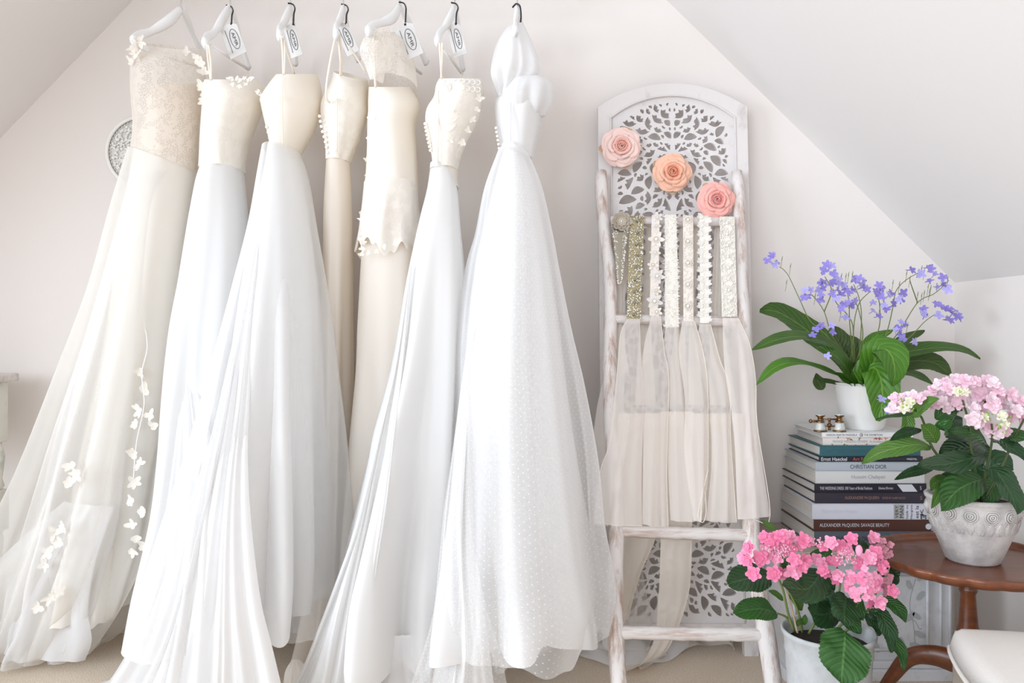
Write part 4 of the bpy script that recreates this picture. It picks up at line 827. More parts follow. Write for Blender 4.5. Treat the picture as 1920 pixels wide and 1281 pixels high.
for i, (y0, y1, xl, xr, col, dep, Ys, lab, txt) in list(enumerate(books))[::-1]:
    H = (y1-y0)/F*2.03*1.0; H *= (.608-.322)/((1025-814)/F*2.03); z0 = zb+.0002; z1 = z0+H-.0002; zb = z1
    x0, x1 = P(xl, 0, Ys).x, P(xr, 0, Ys).x; a = random.Random(i).uniform(-.012, .02)
    o = thing('book', ((x0+x1)/2, Ys+dep/2, z0), lab, 'book', GBK); rot = Matrix.Translation(((x0+x1)/2, Ys, 0)) @ Matrix.Rotation(a, 4, 'Z') @ Matrix.Translation((-(x0+x1)/2, -Ys, 0))
    thick = .0022 if H > .012 else .001
    m = MB(); m.bbox((x0, Ys, z1-thick), (x1, Ys+dep, z1), .0005); m.bbox((x0, Ys, z0), (x1, Ys+dep, z0+thick), .0005); m.bbox((x0, Ys, z0+.0003), (x1, Ys+.003, z1-.0003), .0006)
    m.xf(rot).build('cover', BM(str(i), col), o)
    m = MB(); m.box((x0+.004, Ys+.0032, z0+thick), (x1-.004, Ys+dep-.004, z1-thick)); m.xf(rot).build('pages', pages, o, smooth=False)
    zc = (z0+z1)/2
    for (s, xc_, wpx, hf, ink) in txt:
        m = MB(); text_on(m, s, (P(xc_, 0, Ys).x, Ys-.0004, zc), (1, 0, 0), (0, 0, 1), wpx/F*Ys, H*hf); m.xf(rot).build('spine_title', INK[ink], o, smooth=False)
    def deco(name, mb, ink): mb.xf(rot).build(name, INK[ink], o, smooth=False)
    X = lambda x: P(x, 0, Ys).x
    if i == 0:
        m = MB(); m.tube([(X(1614.5)+.004*math.cos(t), Ys-.0004, zc+.004*math.sin(t)) for t in np.linspace(0, 2*PI, 20)[:-1]], .0004, 4, closed=True); deco('round_mark', m, 'black')
    if i == 1:
        r_ = random.Random(4)
        for ink, k in (('green', 16), ('red', 5), ('orange', 4)):
            m = MB()
            for q in range(k):
                c = Vector((X(r_.uniform(1545, 1708)), Ys-.0005, zc+H*r_.choice((-.40, .38, .34)))); aa = r_.uniform(0, 6)
                if c.x < X(1560): c.z = zc+r_.uniform(-.3, .3)*H
                for e in range(3 if ink != 'green' else 1):
                    v, f, uv = petal_patch(c, (0, -1, 0), (math.cos(aa+e*2), 0, math.sin(aa+e*2)*.5), .0055, .0026, 0, 3); m.add(v, f)
            deco('printed_flowers', m, ink)
    if i == 6:
        m = MB(); m.add([(X(1682), Ys-.0004, zc+H*.42), (X(1710), Ys-.0004, zc+H*.42), (X(1721), Ys-.0004, zc-H*.42), (X(1693), Ys-.0004, zc-H*.42)], [(0, 3, 2, 1)]); deco('photo_block', m, 'silver')
    if i == 8:
        m = MB(); m.box((X(1675.5), Ys-.0004, z0+.001), (X(1695), Ys+.0005, z1-.001)); deco('collage_block', m, 'patch')
        m = MB()
        for s, xx, ww, hh in (('VERY', 1681, .8, 6), ('MAN', 1690, .75, 7), ('look vu', 1700, .85, 4.5), ('Margiela', 1709, .9, 4.5), ('est la', 1719, .8, 6), ('K', 1728, .4, 6)):
            text_on(m, s, (X(xx), Ys-.0008, zc), (0, 0, 1), (-1, 0, 0), H*ww, hh/F*Ys)
        m.box((X(1726), Ys-.0007, z0+.001), (X(1736), Ys+.0005, z0+H*.30)); deco('collage_lettering', m, 'black')
        m = MB(); text_on(m, 'E', (X(1731), Ys-.0012, z0+H*.16), (0, 0, 1), (-1, 0, 0), H*.2, 6/F*Ys); deco('collage_letter', m, 'white')
    if i == 9:
        m = MB(); m.tube([(X(1741), Ys+.0002, zc-.003), (X(1741), Ys-.0008, zc-.003)], .0075, 20); deco('round_sticker', m, 'silver')
TOPZ = zb

# ------------------------------------------------------------------ opera glasses
M['brass'] = plain('aged_brass', (.36, .21, .085), .32, .9, noise=(.16, .09, .05), scale=60)
M['nacre'] = plain('mother_of_pearl', (.72, .74, .72), .16, .1, coat=1, noise=(.52, .58, .56), scale=25, stretch=(3, 3, .6))
oY = 2.075; s = oY/F
og = thing('opera_glasses', P(1553, 812, oY), 'small brass and mother-of-pearl opera glasses standing on the top book', 'opera glasses')
og.location.z = TOPZ; ORG[og] = Vector(og.location)
for bx in (1538, 1574):
    c = (P(bx, 0, oY).x, oY, TOPZ)
    m = MB(); m.lathe([(0, 0), (12*s, 0), (12.4*s, 1.5*s), (11.6*s, 3*s), (11*s, 3.2*s)], c, 28); m.lathe([(7.2*s, 17*s), (8*s, 18*s), (7.6*s, 20*s), (5.2*s, 21*s), (4.6*s, 24*s), (5.4*s, 27*s), (6.4*s, 28*s)], c, 28)
    m.lathe([(6.4*s, 28*s), (8.4*s, 29*s), (8.4*s, 31*s), (7.6*s, 32*s), (5*s, 31.6*s), (4.6*s, 30*s), (0, 30*s)], c, 28); m.build('barrel', M['brass'], og)
    m = MB(); m.lathe([(11*s, 3.2*s), (9.9*s, 7*s), (8.4*s, 13*s), (7.2*s, 17*s)], c, 28); m.build('pearl_sleeve', M['nacre'], og)
    m = MB(); m.lathe([(8.4*s, 30.8*s), (8.2*s, 32.4*s), (6*s, 32.8*s), (4.6*s, 32*s)], c, 28); m.build('eyepiece_ring', M['nacre'], og)
X = lambda x: P(x, 0, oY).x
m = MB(); m.tube([(X(1543), oY, TOPZ+23*s), (X(1569), oY, TOPZ+23*s)], 1.6*s, 8); m.tube([(X(1543), oY, TOPZ+10*s), (X(1567), oY, TOPZ+10*s)], 1.8*s, 8); m.build('bridge', M['brass'], og)
m = MB(); m.lathe([(0, 3*s), (3*s, 3*s), (2.4*s, 6*s), (2.4*s, 10*s), (4.6*s, 10.6*s), (4.6*s, 14*s), (2.2*s, 15*s), (2.2*s, 21*s), (3.4*s, 22*s), (3.4*s, 25*s), (0, 25.4*s)], (X(1555), oY-.001, TOPZ), 16); m.build('focus_wheel', M['brass'], og)
m = MB(); m.tube([(X(1532), oY, TOPZ+20*s), (X(1526), oY-.003, TOPZ+19.5*s), (X(1521), oY-.004, TOPZ+20*s)], [1.6*s, 2.6*s, 1.4*s], 10); m.ball((X(1519), oY-.004, TOPZ+20*s), 3.6*s, 12, 8); m.build('handle_joint', M['brass'], og)

# ------------------------------------------------------------------ leaf and flower builders
def leaf(name, pts, wpx, mat, parent, nrm=(0, -.55, .83), fold=.12, serr=0, ruf=.04, q=.75, peak=.5, seed=0, nl=22):
    cp = [P(*a) for a in pts]; sp = [Vector(a) for a in spline([tuple(c) for c in cp], nl)]; Y = sum(a[2] for a in pts)/len(pts); W = wpx/F*Y/2
    nr = Vector(nrm).normalized(); v = []; uv = []; L = sum((sp[i+1]-sp[i]).length for i in range(nl-1)); ex = math.log(.5)/math.log(peak)
    for i in range(nl):
        t = i/(nl-1); tg = (sp[min(i+1, nl-1)]-sp[max(i-1, 0)]).normalized(); sd = tg.cross(nr).normalized(); nn = sd.cross(tg).normalized()
        if nn.dot(nr) < 0: nn = -nn
        wd = W*math.sin(PI*min(.995, max(.01, t))**ex)**q
        for j, s_ in enumerate((-1, -.66, -.33, 0, .33, .66, 1)):
            e = (1+serr*(1 if i % 2 else -1)) if abs(s_) == 1 else 1
            h = wd*fold*abs(s_)**1.3*2-wd*.10*(abs(s_) > .9)+W*ruf*math.sin(t*13+seed+s_*2)*abs(s_)*2+(W*.03*math.sin(i*PI)*abs(s_))
            v.append(sp[i]+sd*wd*s_*e+nn*h); uv.append((.5+.5*s_, t))
    return mk(name, v, grid_faces(nl, 7), mat, parent, uvs=uv)
def stem(name, pts, r, mat, parent, n=16):
    m = MB(); sp = [Vector(a) for a in spline([tuple(P(*q)) for q in pts], n)]
    m.tube(sp, [r*(1.25-.5*k/(n-1)) for k in range(n)], 7); return m.build(name, mat, parent)
def flower_mesh(kind, R, mat, seed):
    """floret in local space facing -Y; returned as mesh data"""
    r_ = random.Random(seed); m = MB()
    if kind == 'lobed':
        for k, (a, L) in enumerate(((1.57-.35, .62), (1.57+.35, .62), (-1.57, 1.0), (-1.57+1.05, .95), (-1.57-1.05, .95))):
            up = Vector((math.cos(a), 0, math.sin(a))); m.add(*petal_patch(Vector((0, 0, 0))+up*R*.08, (0, -1, 0), up, R*L, R*.62, .18, 4))
        m.tube([(0, 0, 0), (0, R*.5, R*.1), (0, R*1.1, R*.45)], [R*.14, R*.12, R*.07], 6)
    else:
        for wh, (n, l, w_, cp) in enumerate(((5, 1.0, .74, .10), (5, .76, .62, .38), (4, .45, .45, .85)) if kind == 'double' else ((4, 1.0, 1.0, .25),)):
            for k in range(n):
                a = 2*PI*(k+.5*wh)/n+r_.uniform(-.15, .15)+seed; up = Vector((math.cos(a), 0, math.sin(a)))
                m.add(*petal_patch(Vector((0, -R*.10*wh, 0))+up*R*.05, (r_.uniform(-.15, .15), -1, r_.uniform(-.15, .15)), up, R*l*r_.uniform(.9, 1.05), R*w_, cp, 4))
        m.ball((0, -R*.22, 0), R*.12, 6, 4)
    me = bpy.data.meshes.new(kind); me.from_pydata(m.v, [], m.f); me.polygons.foreach_set('use_smooth', [True]*len(m.f)); me.materials.append(mat); me.update(); return me
def put_flowers(name, meshes, spots, parent, seed, face=(0, -1, .25), spread=.5, centre=None, sc=(.85, 1.15)):
    r_ = random.Random(seed); f0 = Vector(face)
    for k, (x, y, Y) in enumerate(spots):
        o = bpy.data.objects.new(name, meshes[k % len(meshes)]); C.objects.link(o); o.parent = parent; p = P(x, y, Y); o.location = p-ORG[parent]; ORG[o] = ORG[parent]
        d = f0.copy()
        if centre is not None: d = d*.5+(p-centre).normalized()
        d = d+Vector([r_.uniform(-spread, spread) for _ in range(3)]); o.rotation_euler = (d.to_track_quat('-Y', 'Z') @ Quaternion((0, 1, 0), r_.uniform(0, 6.28))).to_euler() if kindrot else d.to_track_quat('-Y', 'Z').to_euler()
        s_ = r_.uniform(*sc); o.scale = (s_, s_, s_)
kindrot = True
M['soil'] = plain('potting_soil', (.05, .035, .025), .95, noise=(.02, .015, .01), scale=120, bump=1)

# ------------------------------------------------------------------ violet plant in white pot, on the books
M['glaze'] = plain('white_glaze', (.80, .79, .77), .14, coat=.4)
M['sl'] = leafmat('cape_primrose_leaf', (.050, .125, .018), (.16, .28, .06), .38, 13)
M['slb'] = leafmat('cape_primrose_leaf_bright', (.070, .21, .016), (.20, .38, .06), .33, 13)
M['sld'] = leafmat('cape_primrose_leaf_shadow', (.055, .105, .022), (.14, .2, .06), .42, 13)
M['gstem'] = plain('green_stem', (.17, .22, .06), .5)
pY = 2.135; s = pY/F; pb = P(1619, 812, pY); pb.z = TOPZ
pot = thing('cape_primrose_in_pot', pb, 'violet-flowered plant with long green leaves in a plain white pot, on top of the books', 'potted plant')
m = MB(); hh = 87*s
prof = [(0, 0), (33*s, 0), (34.5*s, 2*s)]+[((35+17*(k/22)**.8)*s+.0006*(k % 2), (4+80*k/22)*s) for k in range(23)]+[(54*s, 85*s), (54*s, hh), (51.5*s, hh+.0005), (50*s, 84*s), (44*s, 66*s)]
m.lathe(prof, pb, 48); m.build('pot', M['glaze'], pot)
m = MB(); m.lathe([(0, 78*s), (49.2*s, 77*s), (49.2*s, 70*s)], pb, 24); m.build('soil', M['soil'], pot)
b0 = (1612, 728)
LV = [ # pts, width, mat, normal
 ([(1606, 722, 2.16), (1560, 660, 2.18), (1500, 610, 2.19), (1455, 584, 2.19), (1424, 583, 2.18)], 52, 'sl', (.2, -.9, .4)),
 ([(1598, 720, 2.12), (1585, 668, 2.08), (1545, 642, 2.04), (1500, 631, 2.02), (1455, 638, 2.0), (1410, 656, 1.99)], 34, 'sl', (.1, -.6, .8)),
 ([(1602, 722, 2.12), (1575, 706, 2.08), (1535, 690, 2.04), (1490, 680, 2.0), (1452, 690, 1.98), (1418, 722, 1.97)], 30, 'slb', (0, -.5, .85)),
 ([(1590, 724, 2.14), (1560, 716, 2.13), (1538, 712, 2.12), (1527, 704, 2.12)], 9, 'sld', (0, -1, .2)),
 ([(1530, 700, 2.12), (1534, 715, 2.12), (1543, 731, 2.12)], 24, 'sld', (0, -1, .1)),
 ([(1600, 715, 2.18), (1590, 680, 2.2), (1572, 640, 2.21), (1556, 612, 2.21)], 50, 'sld', (.1, -1, .2)),
 ([(1618, 715, 2.18), (1612, 670, 2.2), (1590, 630, 2.22)], 40, 'sld', (0, -1, .2)),
 ([(1600, 724, 2.1), (1592, 700, 2.05), (1572, 672, 2.03), (1545, 655, 2.03), (1530, 652, 2.04)], 42, 'sl', (.3, -.8, .5)),
 ([(1612, 712, 2.17), (1616, 680, 2.17), (1634, 640, 2.17), (1674, 619, 2.17)], 24, 'slb', (-.3, -.8, .5)),
 ([(1636, 716, 2.17), (1655, 690, 2.18), (1690, 642, 2.18), (1734, 620, 2.18)], 24, 'sld', (-.3, -.8, .5)),
 ([(1628, 722, 2.12), (1640, 690, 2.07), (1690, 664, 2.04), (1730, 655, 2.04), (1775, 652, 2.04), (1810, 658, 2.05), (1838, 674, 2.06)], 34, 'sl', (.1, -.6, .8)),
 ([(1630, 724, 2.12), (1660, 694, 2.1), (1705, 678, 2.08), (1750, 680, 2.08), (1784, 704, 2.08)], 44, 'sld', (-.1, -.8, .5)),
 ([(1630, 722, 2.14), (1680, 700, 2.14), (1720, 705, 2.15), (1753, 724, 2.15)], 26, 'sl', (0, -.6, .8)),
 ([(1622, 724, 2.1), (1632, 690, 2.03), (1655, 655, 1.99), (1672, 668, 1.965), (1678, 700, 1.96), (1674, 724, 1.965)], 64, 'slb', (.1, -.85, .5)),
 ([(1618, 724, 2.1), (1622, 700, 2.04), (1640, 690, 2.01), (1652, 715, 1.99), (1654, 755, 1.985), (1646, 790, 1.985)], 62, 'slb', (-.15, -.9, .4)),
 ([(1612, 724, 2.12), (1616, 695, 2.1), (1628, 670, 2.09), (1640, 655, 2.09)], 34, 'sl', (0, -1, .3)),
 ([(1608, 726, 2.09), (1602, 708, 2.07), (1596, 692, 2.07)], 24, 'slb', (.2, -1, .3)),
 ([(1604, 726, 2.1), (1585, 712, 2.08), (1566, 700, 2.07)], 20, 'slb', (.2, -.8, .6)),
]
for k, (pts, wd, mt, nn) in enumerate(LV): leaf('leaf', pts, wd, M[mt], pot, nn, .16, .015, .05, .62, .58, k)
cz5 = lambda cx_, cy: (1390+cx_/4.085, 460+cy/4.085)
stems = [([(860, 900), (700, 740), (600, 640), (520, 570), (440, 400), (350, 215), (290, 165)], 2.12), ([(850, 900), (700, 700), (635, 510), (560, 400), (530, 375)], 2.06), ([(635, 510), (690, 350), (640, 240)], 2.06),
         ([(860, 900), (830, 600), (820, 400), (760, 270)], 2.04), ([(870, 900), (860, 640), (900, 450), (990, 350)], 2.03), ([(840, 880), (850, 600), (720, 430), (700, 330)], 2.09), ([(900, 900), (920, 560), (900, 400), (860, 300)], 2.1),
         ([(940, 900), (1050, 650), (1060, 470), (1040, 380)], 2.06), ([(960, 900), (1100, 700), (1160, 480), (1185, 350), (1270, 260), (1400, 190)], 2.08), ([(980, 900), (1180, 700), (1350, 440), (1480, 370), (1590, 270)], 2.06), ([(1350, 440), (1300, 300), (1290, 260)], 2.06),
         ([(1000, 900), (1250, 740), (1400, 590), (1480, 530)], 2.02), ([(960, 900), (1060, 740), (1180, 620)], 1.99), ([(800, 960), (720, 880), (680, 850)], 2.03), ([(880, 900), (930, 700), (905, 520), (870, 420)], 2.05)]
for pts, Y in stems: stem('flower_stem', [cz5(a, b)+(Y+(.08*(1-k/len(pts)) if Y < 2.1 else .02),) for k, (a, b) in enumerate(pts)], .0013, M['gstem'], pot, 24)
bt = []
for (a, b) in ((310, 110), (375, 165), (345, 290), (1160, 290), (1210, 300), (1265, 220), (820, 230), (850, 225), (800, 240), (765, 240), (1350, 380), (1380, 390), (1400, 370), (1430, 320), (1450, 330), (1440, 360), (1400, 200), (1380, 180), (565, 390), (1060, 470), (1290, 260), (1580, 265), (760, 520), (1270, 620)): bt.append(cz5(a, b)+(2.06,))
m = MB()
for x, y, Y in bt: c = P(x, y, Y); m.tube([c+Vector((-.003, 0, -.022)), c+Vector((0, 0, -.004)), c, c+Vector((.002, 0, .009))], [.0005, .0006, .0012, .0005], 5)
m.build('flower_buds', M['gstem'], pot)
def vio(n, c): return plain(n, c, .55, sub=.1)
vmat = [vio('violet_petal', (.27, .22, .62)), vio('pale_violet_petal', (.40, .37, .76))]
vm = [flower_mesh('lobed', .0122, vmat[0], 1), flower_mesh('lobed', .0122, vmat[0], 2), flower_mesh('lobed', .0125, vmat[1], 3)]
vs_ = [(240, 70), (225, 85), (262, 145), (270, 130), (195, 115), (485, 350), (500, 390), (475, 400), (535, 345), (610, 410), (660, 155), (690, 160), (630, 200), (700, 215), (715, 235), (620, 275), (605, 290), (650, 300), (690, 285), (720, 270), (745, 300), (620, 330), (610, 370), (590, 340), (700, 375), (740, 340), (780, 300), (800, 330), (850, 340), (720, 400), (760, 380), (830, 360), (740, 250), (870, 255), (900, 260), (935, 270), (930, 320), (960, 340), (910, 300), (780, 450), (820, 440), (870, 430), (850, 460), (760, 480), (800, 550), (1060, 310), (1080, 330), (1005, 440), (1050, 380), (1080, 400), (1130, 385), (1155, 370), (1035, 350), (1210, 410), (1230, 420), (1245, 370), (1100, 460), (1110, 490), (1170, 450), (1010, 500), (1050, 540), (1305, 185), (1370, 225), (1430, 170), (1450, 185), (1480, 220), (1440, 270), (1550, 245), (1500, 320), (1545, 300), (1570, 320), (1585, 330), (1390, 485), (1415, 530), (1400, 520), (1490, 445), (1530, 460), (1510, 530), (1560, 480), (1600, 490), (1640, 500), (1580, 560), (1600, 570), (1650, 540), (1670, 550), (1620, 520), (1230, 590), (1250, 610), (1200, 630), (1180, 650), (1220, 680), (1240, 715), (1330, 745), (570, 640), (540, 690), (690, 610), (610, 610), (700, 660), (655, 845), (1090, 1165)]
r_ = random.Random(9)
put_flowers('flower', vm, [cz5(a, b)+(2.02+r_.uniform(-.03, .05),) for a, b in vs_], pot, 4, (0, -1, .35), .6)
put_flowers('flower', vm[2:], [(1652, 747, 1.93), (1664, 768, 1.93), (1688, 782, 1.95)][:2], pot, 5)

# ------------------------------------------------------------------ side table
M['mahog'] = plain('mahogany', (.19, .058, .020), .32, coat=.15, noise=(.10, .030, .013), scale=9, stretch=(1, 6, 6), ramp=(.3, .62), bump=.02)
R_ = .193; tc_ = Vector((.992, 1.74, 0)); TZ = .372
st = thing('side_table', tc_, 'polished mahogany tripod side table with scalloped rim, under the carved stone pot', 'table')
sc_ = lambda th, r, z: 1+(.036*(abs(math.sin(9*th))**.8-.6) if r > R_*.9 else 0)
m = MB(); m.lathe([(0, -.016), (R_*.82, -.016), (R_*.93, -.012), (R_*.985, -.003), (R_, .004), (R_*.992, .011), (R_*.965, .0115), (R_*.945, .007), (R_*.93, .0), (R_*.895, -.0005), (0, 0)], (tc_.x, tc_.y, TZ), 168, sc_); m.build('tabletop', M['mahog'], st)
m = MB(); m.lathe([(0.0500, TZ-.017), (0.0450, TZ-.024), (0.0160, TZ-.032), (0.0136, TZ-.05), (0.0168, TZ-.06), (0.0192, TZ-.066), (0.0152, TZ-.074), (0.0168, TZ-.10), (0.0200, TZ-.14), (0.0272, TZ-.175), (0.0320, TZ-.195), (0.0328, TZ-.205), (0.0272, TZ-.213), (0.0304, TZ-.222), (0.0272, TZ-.235), (0.0208, TZ-.26), (0.0000, TZ-.27)][::-1], (tc_.x, tc_.y, 0), 40); m.build('column', M['mahog'], st)
for a in (2.62, -1.75, .45):
    d = Vector((math.cos(a), math.sin(a), 0)); m = MB()
    pts = [tc_+d*r+Vector((0, 0, z)) for r, z in ((.02, .145), (.07, .150), (.115, .135), (.15, .085), (.18, .035), (.20, .014), (.215, .011))]
    m.tube([Vector(q) for q in spline([tuple(p) for p in pts], 26)], [.026-.015*min(1, k/20) for k in range(26)], 10, squash=.6); m.build('leg', M['mahog'], st)

# ------------------------------------------------------------------ carved stone pot with pale hydrangea
M['stone'] = plain('washed_stone', (.60, .575, .55), .85, noise=(.34, .31, .30), scale=16, bump=.6, ramp=(.30, .60))
pY = 1.735; s = pY/F; hc = Vector((P(1824, 0, pY).x, pY, TZ+.0))
hp = thing('pale_hydrangea_in_pot', hc, 'pale pink hydrangea in a whitewashed stone pot with moulded roses, on the side table', 'potted plant')
m = MB(); hH = .143
prof = [(0, 0), (.050, 0), (.054, .004), (.066, .035), (.078, .065), (.086, .09), (.0905, .115), (.0895, .130), (.094, .134), (.0955, .140), (.092, hH), (.086, hH), (.083, .128), (.078, .10)]
m.lathe(prof, hc, 56); m.build('pot', M['stone'], hp)
m = MB(); m.lathe([(0, .128), (.0825, .126), (.080, .11)], hc, 24); m.build('soil', M['soil'], hp)
def prad(z):
    for (r0, z0), (r1, z1) in zip(prof[1:9], prof[2:9]):
        if z0 <= z <= z1: return r0+(r1-r0)*(z-z0)/max(1e-6, z1-z0)
    return .09
def onpot(a, z, o_=.0): r = prad(z)+o_; return hc+Vector((r*math.cos(a), r*math.sin(a), z))
for k in range(14):
    a0 = 2*PI*k/14+.1; m = MB(); z0 = .112; rr = .0135
    for q, f_ in enumerate((1, .68, .36)):
        m.tube([onpot(a0+rr*f_*math.cos(t)/.088, z0+rr*f_*math.sin(t)*(1+.1*math.sin(3*t)), .001+.001*q) for t in np.linspace(0, 2*PI, 15)[:-1]], .0019, 6, closed=True)
    m.ball(onpot(a0, z0, .002), .0028, 8, 5); m.build('moulded_rose', M['stone'], hp)
    for sgn in (-1, 0, 1):
        m = MB(); aa = a0+.22*sgn; zt = .098; L = .027; pts = []
        for j in range(9):
            t = j/8; pts.append((aa+sgn*.05*t+.05*math.sin(t*2.5)*0, zt-L*t))
        v = []; 
        for j, (a_, z_) in enumerate(pts):
            w_ = .0085*math.sin(PI*(.1+.85*j/8))*(1 if j % 2 else .7)/.08
            v += [onpot(a_-w_, z_, .0002), onpot(a_-w_*.5, z_, .0028), onpot(a_, z_, .0012), onpot(a_+w_*.5, z_, .0028), onpot(a_+w_, z_, .0002)]
        mk('moulded_leaf', v, grid_faces(9, 5), M['stone'], hp)
c7 = lambda a, b: (1600+a/3.125, 690+b/3.125)
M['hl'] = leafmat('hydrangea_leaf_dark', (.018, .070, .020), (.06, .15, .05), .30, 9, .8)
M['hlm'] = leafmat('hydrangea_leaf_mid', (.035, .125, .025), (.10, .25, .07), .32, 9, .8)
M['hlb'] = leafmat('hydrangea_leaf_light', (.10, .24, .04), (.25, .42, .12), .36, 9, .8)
stm = plain('hydrangea_stem', (.07, .10, .03), .5)
def L7(pts, wd, mt, nn=(0, -.6, .8), Y=(1.72, 1.64), k=0, q=.7): leaf('leaf', [c7(a, b)+(Y[0]+(Y[1]-Y[0])*i/(len(pts)-1),) for i, (a, b) in enumerate(pts)], wd, M[mt], hp, nn, .12, .025, .05, q, .46, k, 30)
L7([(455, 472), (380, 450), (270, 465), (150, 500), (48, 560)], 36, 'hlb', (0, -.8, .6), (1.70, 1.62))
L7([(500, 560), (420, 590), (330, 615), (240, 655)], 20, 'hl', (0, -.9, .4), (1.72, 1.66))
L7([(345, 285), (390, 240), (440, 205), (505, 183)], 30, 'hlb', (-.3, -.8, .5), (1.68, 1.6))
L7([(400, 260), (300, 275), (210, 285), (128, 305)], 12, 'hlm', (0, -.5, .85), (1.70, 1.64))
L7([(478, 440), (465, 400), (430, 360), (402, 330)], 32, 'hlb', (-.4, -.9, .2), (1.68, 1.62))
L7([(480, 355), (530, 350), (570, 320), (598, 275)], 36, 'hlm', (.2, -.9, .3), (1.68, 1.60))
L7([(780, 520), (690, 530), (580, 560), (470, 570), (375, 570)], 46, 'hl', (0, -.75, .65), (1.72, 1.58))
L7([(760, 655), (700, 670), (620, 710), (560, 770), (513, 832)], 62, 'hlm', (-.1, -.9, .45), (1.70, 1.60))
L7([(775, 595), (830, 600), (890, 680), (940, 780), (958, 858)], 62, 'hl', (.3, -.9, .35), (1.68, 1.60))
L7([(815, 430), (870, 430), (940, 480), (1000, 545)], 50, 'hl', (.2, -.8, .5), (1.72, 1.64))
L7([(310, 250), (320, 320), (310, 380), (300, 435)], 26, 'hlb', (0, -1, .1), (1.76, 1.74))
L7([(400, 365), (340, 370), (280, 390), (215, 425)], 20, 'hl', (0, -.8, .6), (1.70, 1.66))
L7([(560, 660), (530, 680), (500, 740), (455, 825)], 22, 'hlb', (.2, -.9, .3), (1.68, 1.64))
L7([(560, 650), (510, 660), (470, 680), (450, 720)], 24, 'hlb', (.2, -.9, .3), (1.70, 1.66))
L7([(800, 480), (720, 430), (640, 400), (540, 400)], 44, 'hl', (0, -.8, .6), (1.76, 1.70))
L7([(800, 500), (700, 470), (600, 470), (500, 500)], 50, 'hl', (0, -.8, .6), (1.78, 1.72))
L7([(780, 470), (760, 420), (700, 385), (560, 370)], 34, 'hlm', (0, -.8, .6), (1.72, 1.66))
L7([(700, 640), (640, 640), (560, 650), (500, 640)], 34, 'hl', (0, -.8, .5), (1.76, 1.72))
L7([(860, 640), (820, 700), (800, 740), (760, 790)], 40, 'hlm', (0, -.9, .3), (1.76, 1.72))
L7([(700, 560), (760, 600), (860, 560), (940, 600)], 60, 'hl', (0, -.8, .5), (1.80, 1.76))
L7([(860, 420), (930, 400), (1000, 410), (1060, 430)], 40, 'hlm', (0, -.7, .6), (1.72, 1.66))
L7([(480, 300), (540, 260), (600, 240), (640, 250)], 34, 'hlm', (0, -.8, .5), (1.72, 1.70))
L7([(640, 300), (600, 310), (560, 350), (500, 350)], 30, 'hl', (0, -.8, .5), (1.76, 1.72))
for pts in ([(740, 790), (720, 640), (690, 480), (680, 340), (640, 190)], [(750, 790), (770, 640), (800, 500), (815, 400), (810, 330)], [(720, 800), (620, 640), (470, 480), (400, 290), (330, 230)], [(760, 790), (860, 600), (940, 420), (1000, 300)], [(680, 340), (740, 250), (800, 160)], [(640, 200), (560, 160)]):
    stem('stem', [c7(a, b)+(1.735-.02*k,) for k, (a, b) in enumerate(pts)], .0028, stm, hp, 20)
def petm(n, c): return plain(n, c, .6, sub=.15)
pm = [petm('pale_pink_petal', (.86, .60, .70)), petm('pink_white_petal', (.88, .72, .78)), petm('cream_petal', (.84, .82, .66))]
hm = [flower_mesh('double', .0165, pm[0], 1), flower_mesh('double', .0165, pm[1], 2), flower_mesh('double', .0155, pm[0], 3), flower_mesh('double', .015, pm[1], 4)]
sp7 = [(245, 175), (240, 240), (265, 215), (350, 165), (380, 180), (400, 180), (430, 170), (360, 210), (470, 130), (500, 100), (540, 90), (520, 140), (560, 120), (600, 70), (640, 90), (580, 160), (660, 75), (690, 120), (710, 80), (680, 160), (740, 150), (700, 190), (770, 190), (810, 180), (850, 130), (860, 190), (790, 80), (820, 90), (740, 95), (780, 130), (930, 155), (960, 200), (990, 200), (1010, 210), (900, 160), (710, 240), (740, 235), (705, 300), (730, 320), (770, 330), (800, 350), (850, 370), (890, 370), (820, 380), (930, 280), (960, 250), (990, 300), (995, 390), (480, 160), (560, 200), (620, 200), (520, 200), (450, 210), (900, 300), (1020, 260), (640, 130), (840, 160), (880, 215), (610, 230), (550, 240), (820, 215), (300, 180), (480, 210)]
r_ = random.Random(12); put_flowers('floret', hm, [c7(a, b)+(1.68+r_.uniform(-.05, .05),) for a, b in sp7], hp, 6, (0, -1, .5), .45, P(1810, 790, 1.80))
put_flowers('floret', [flower_mesh('double', .012, pm[2], 5)], [c7(a, b)+(1.63,) for a, b in ((295, 235), (330, 200), (610, 135), (650, 140), (770, 290), (870, 280), (890, 330))], hp, 7)
m = MB(); gb = plain('green_buds', (.34, .46, .10), .5)
for (a, b, n_, rr) in ((320, 205, 26, 45), (790, 290, 14, 30), (890, 320, 30, 50), (620, 140, 12, 26)):
    for k in range(n_): x, y = c7(a+r_.gauss(0, rr*.5), b+r_.gauss(0, rr*.5)); m.ball(P(x, y, 1.625+r_.uniform(0, .02)), .0022, 6, 4)
b_ = m.build('buds', gb, hp); b_['kind'] = 'stuff'

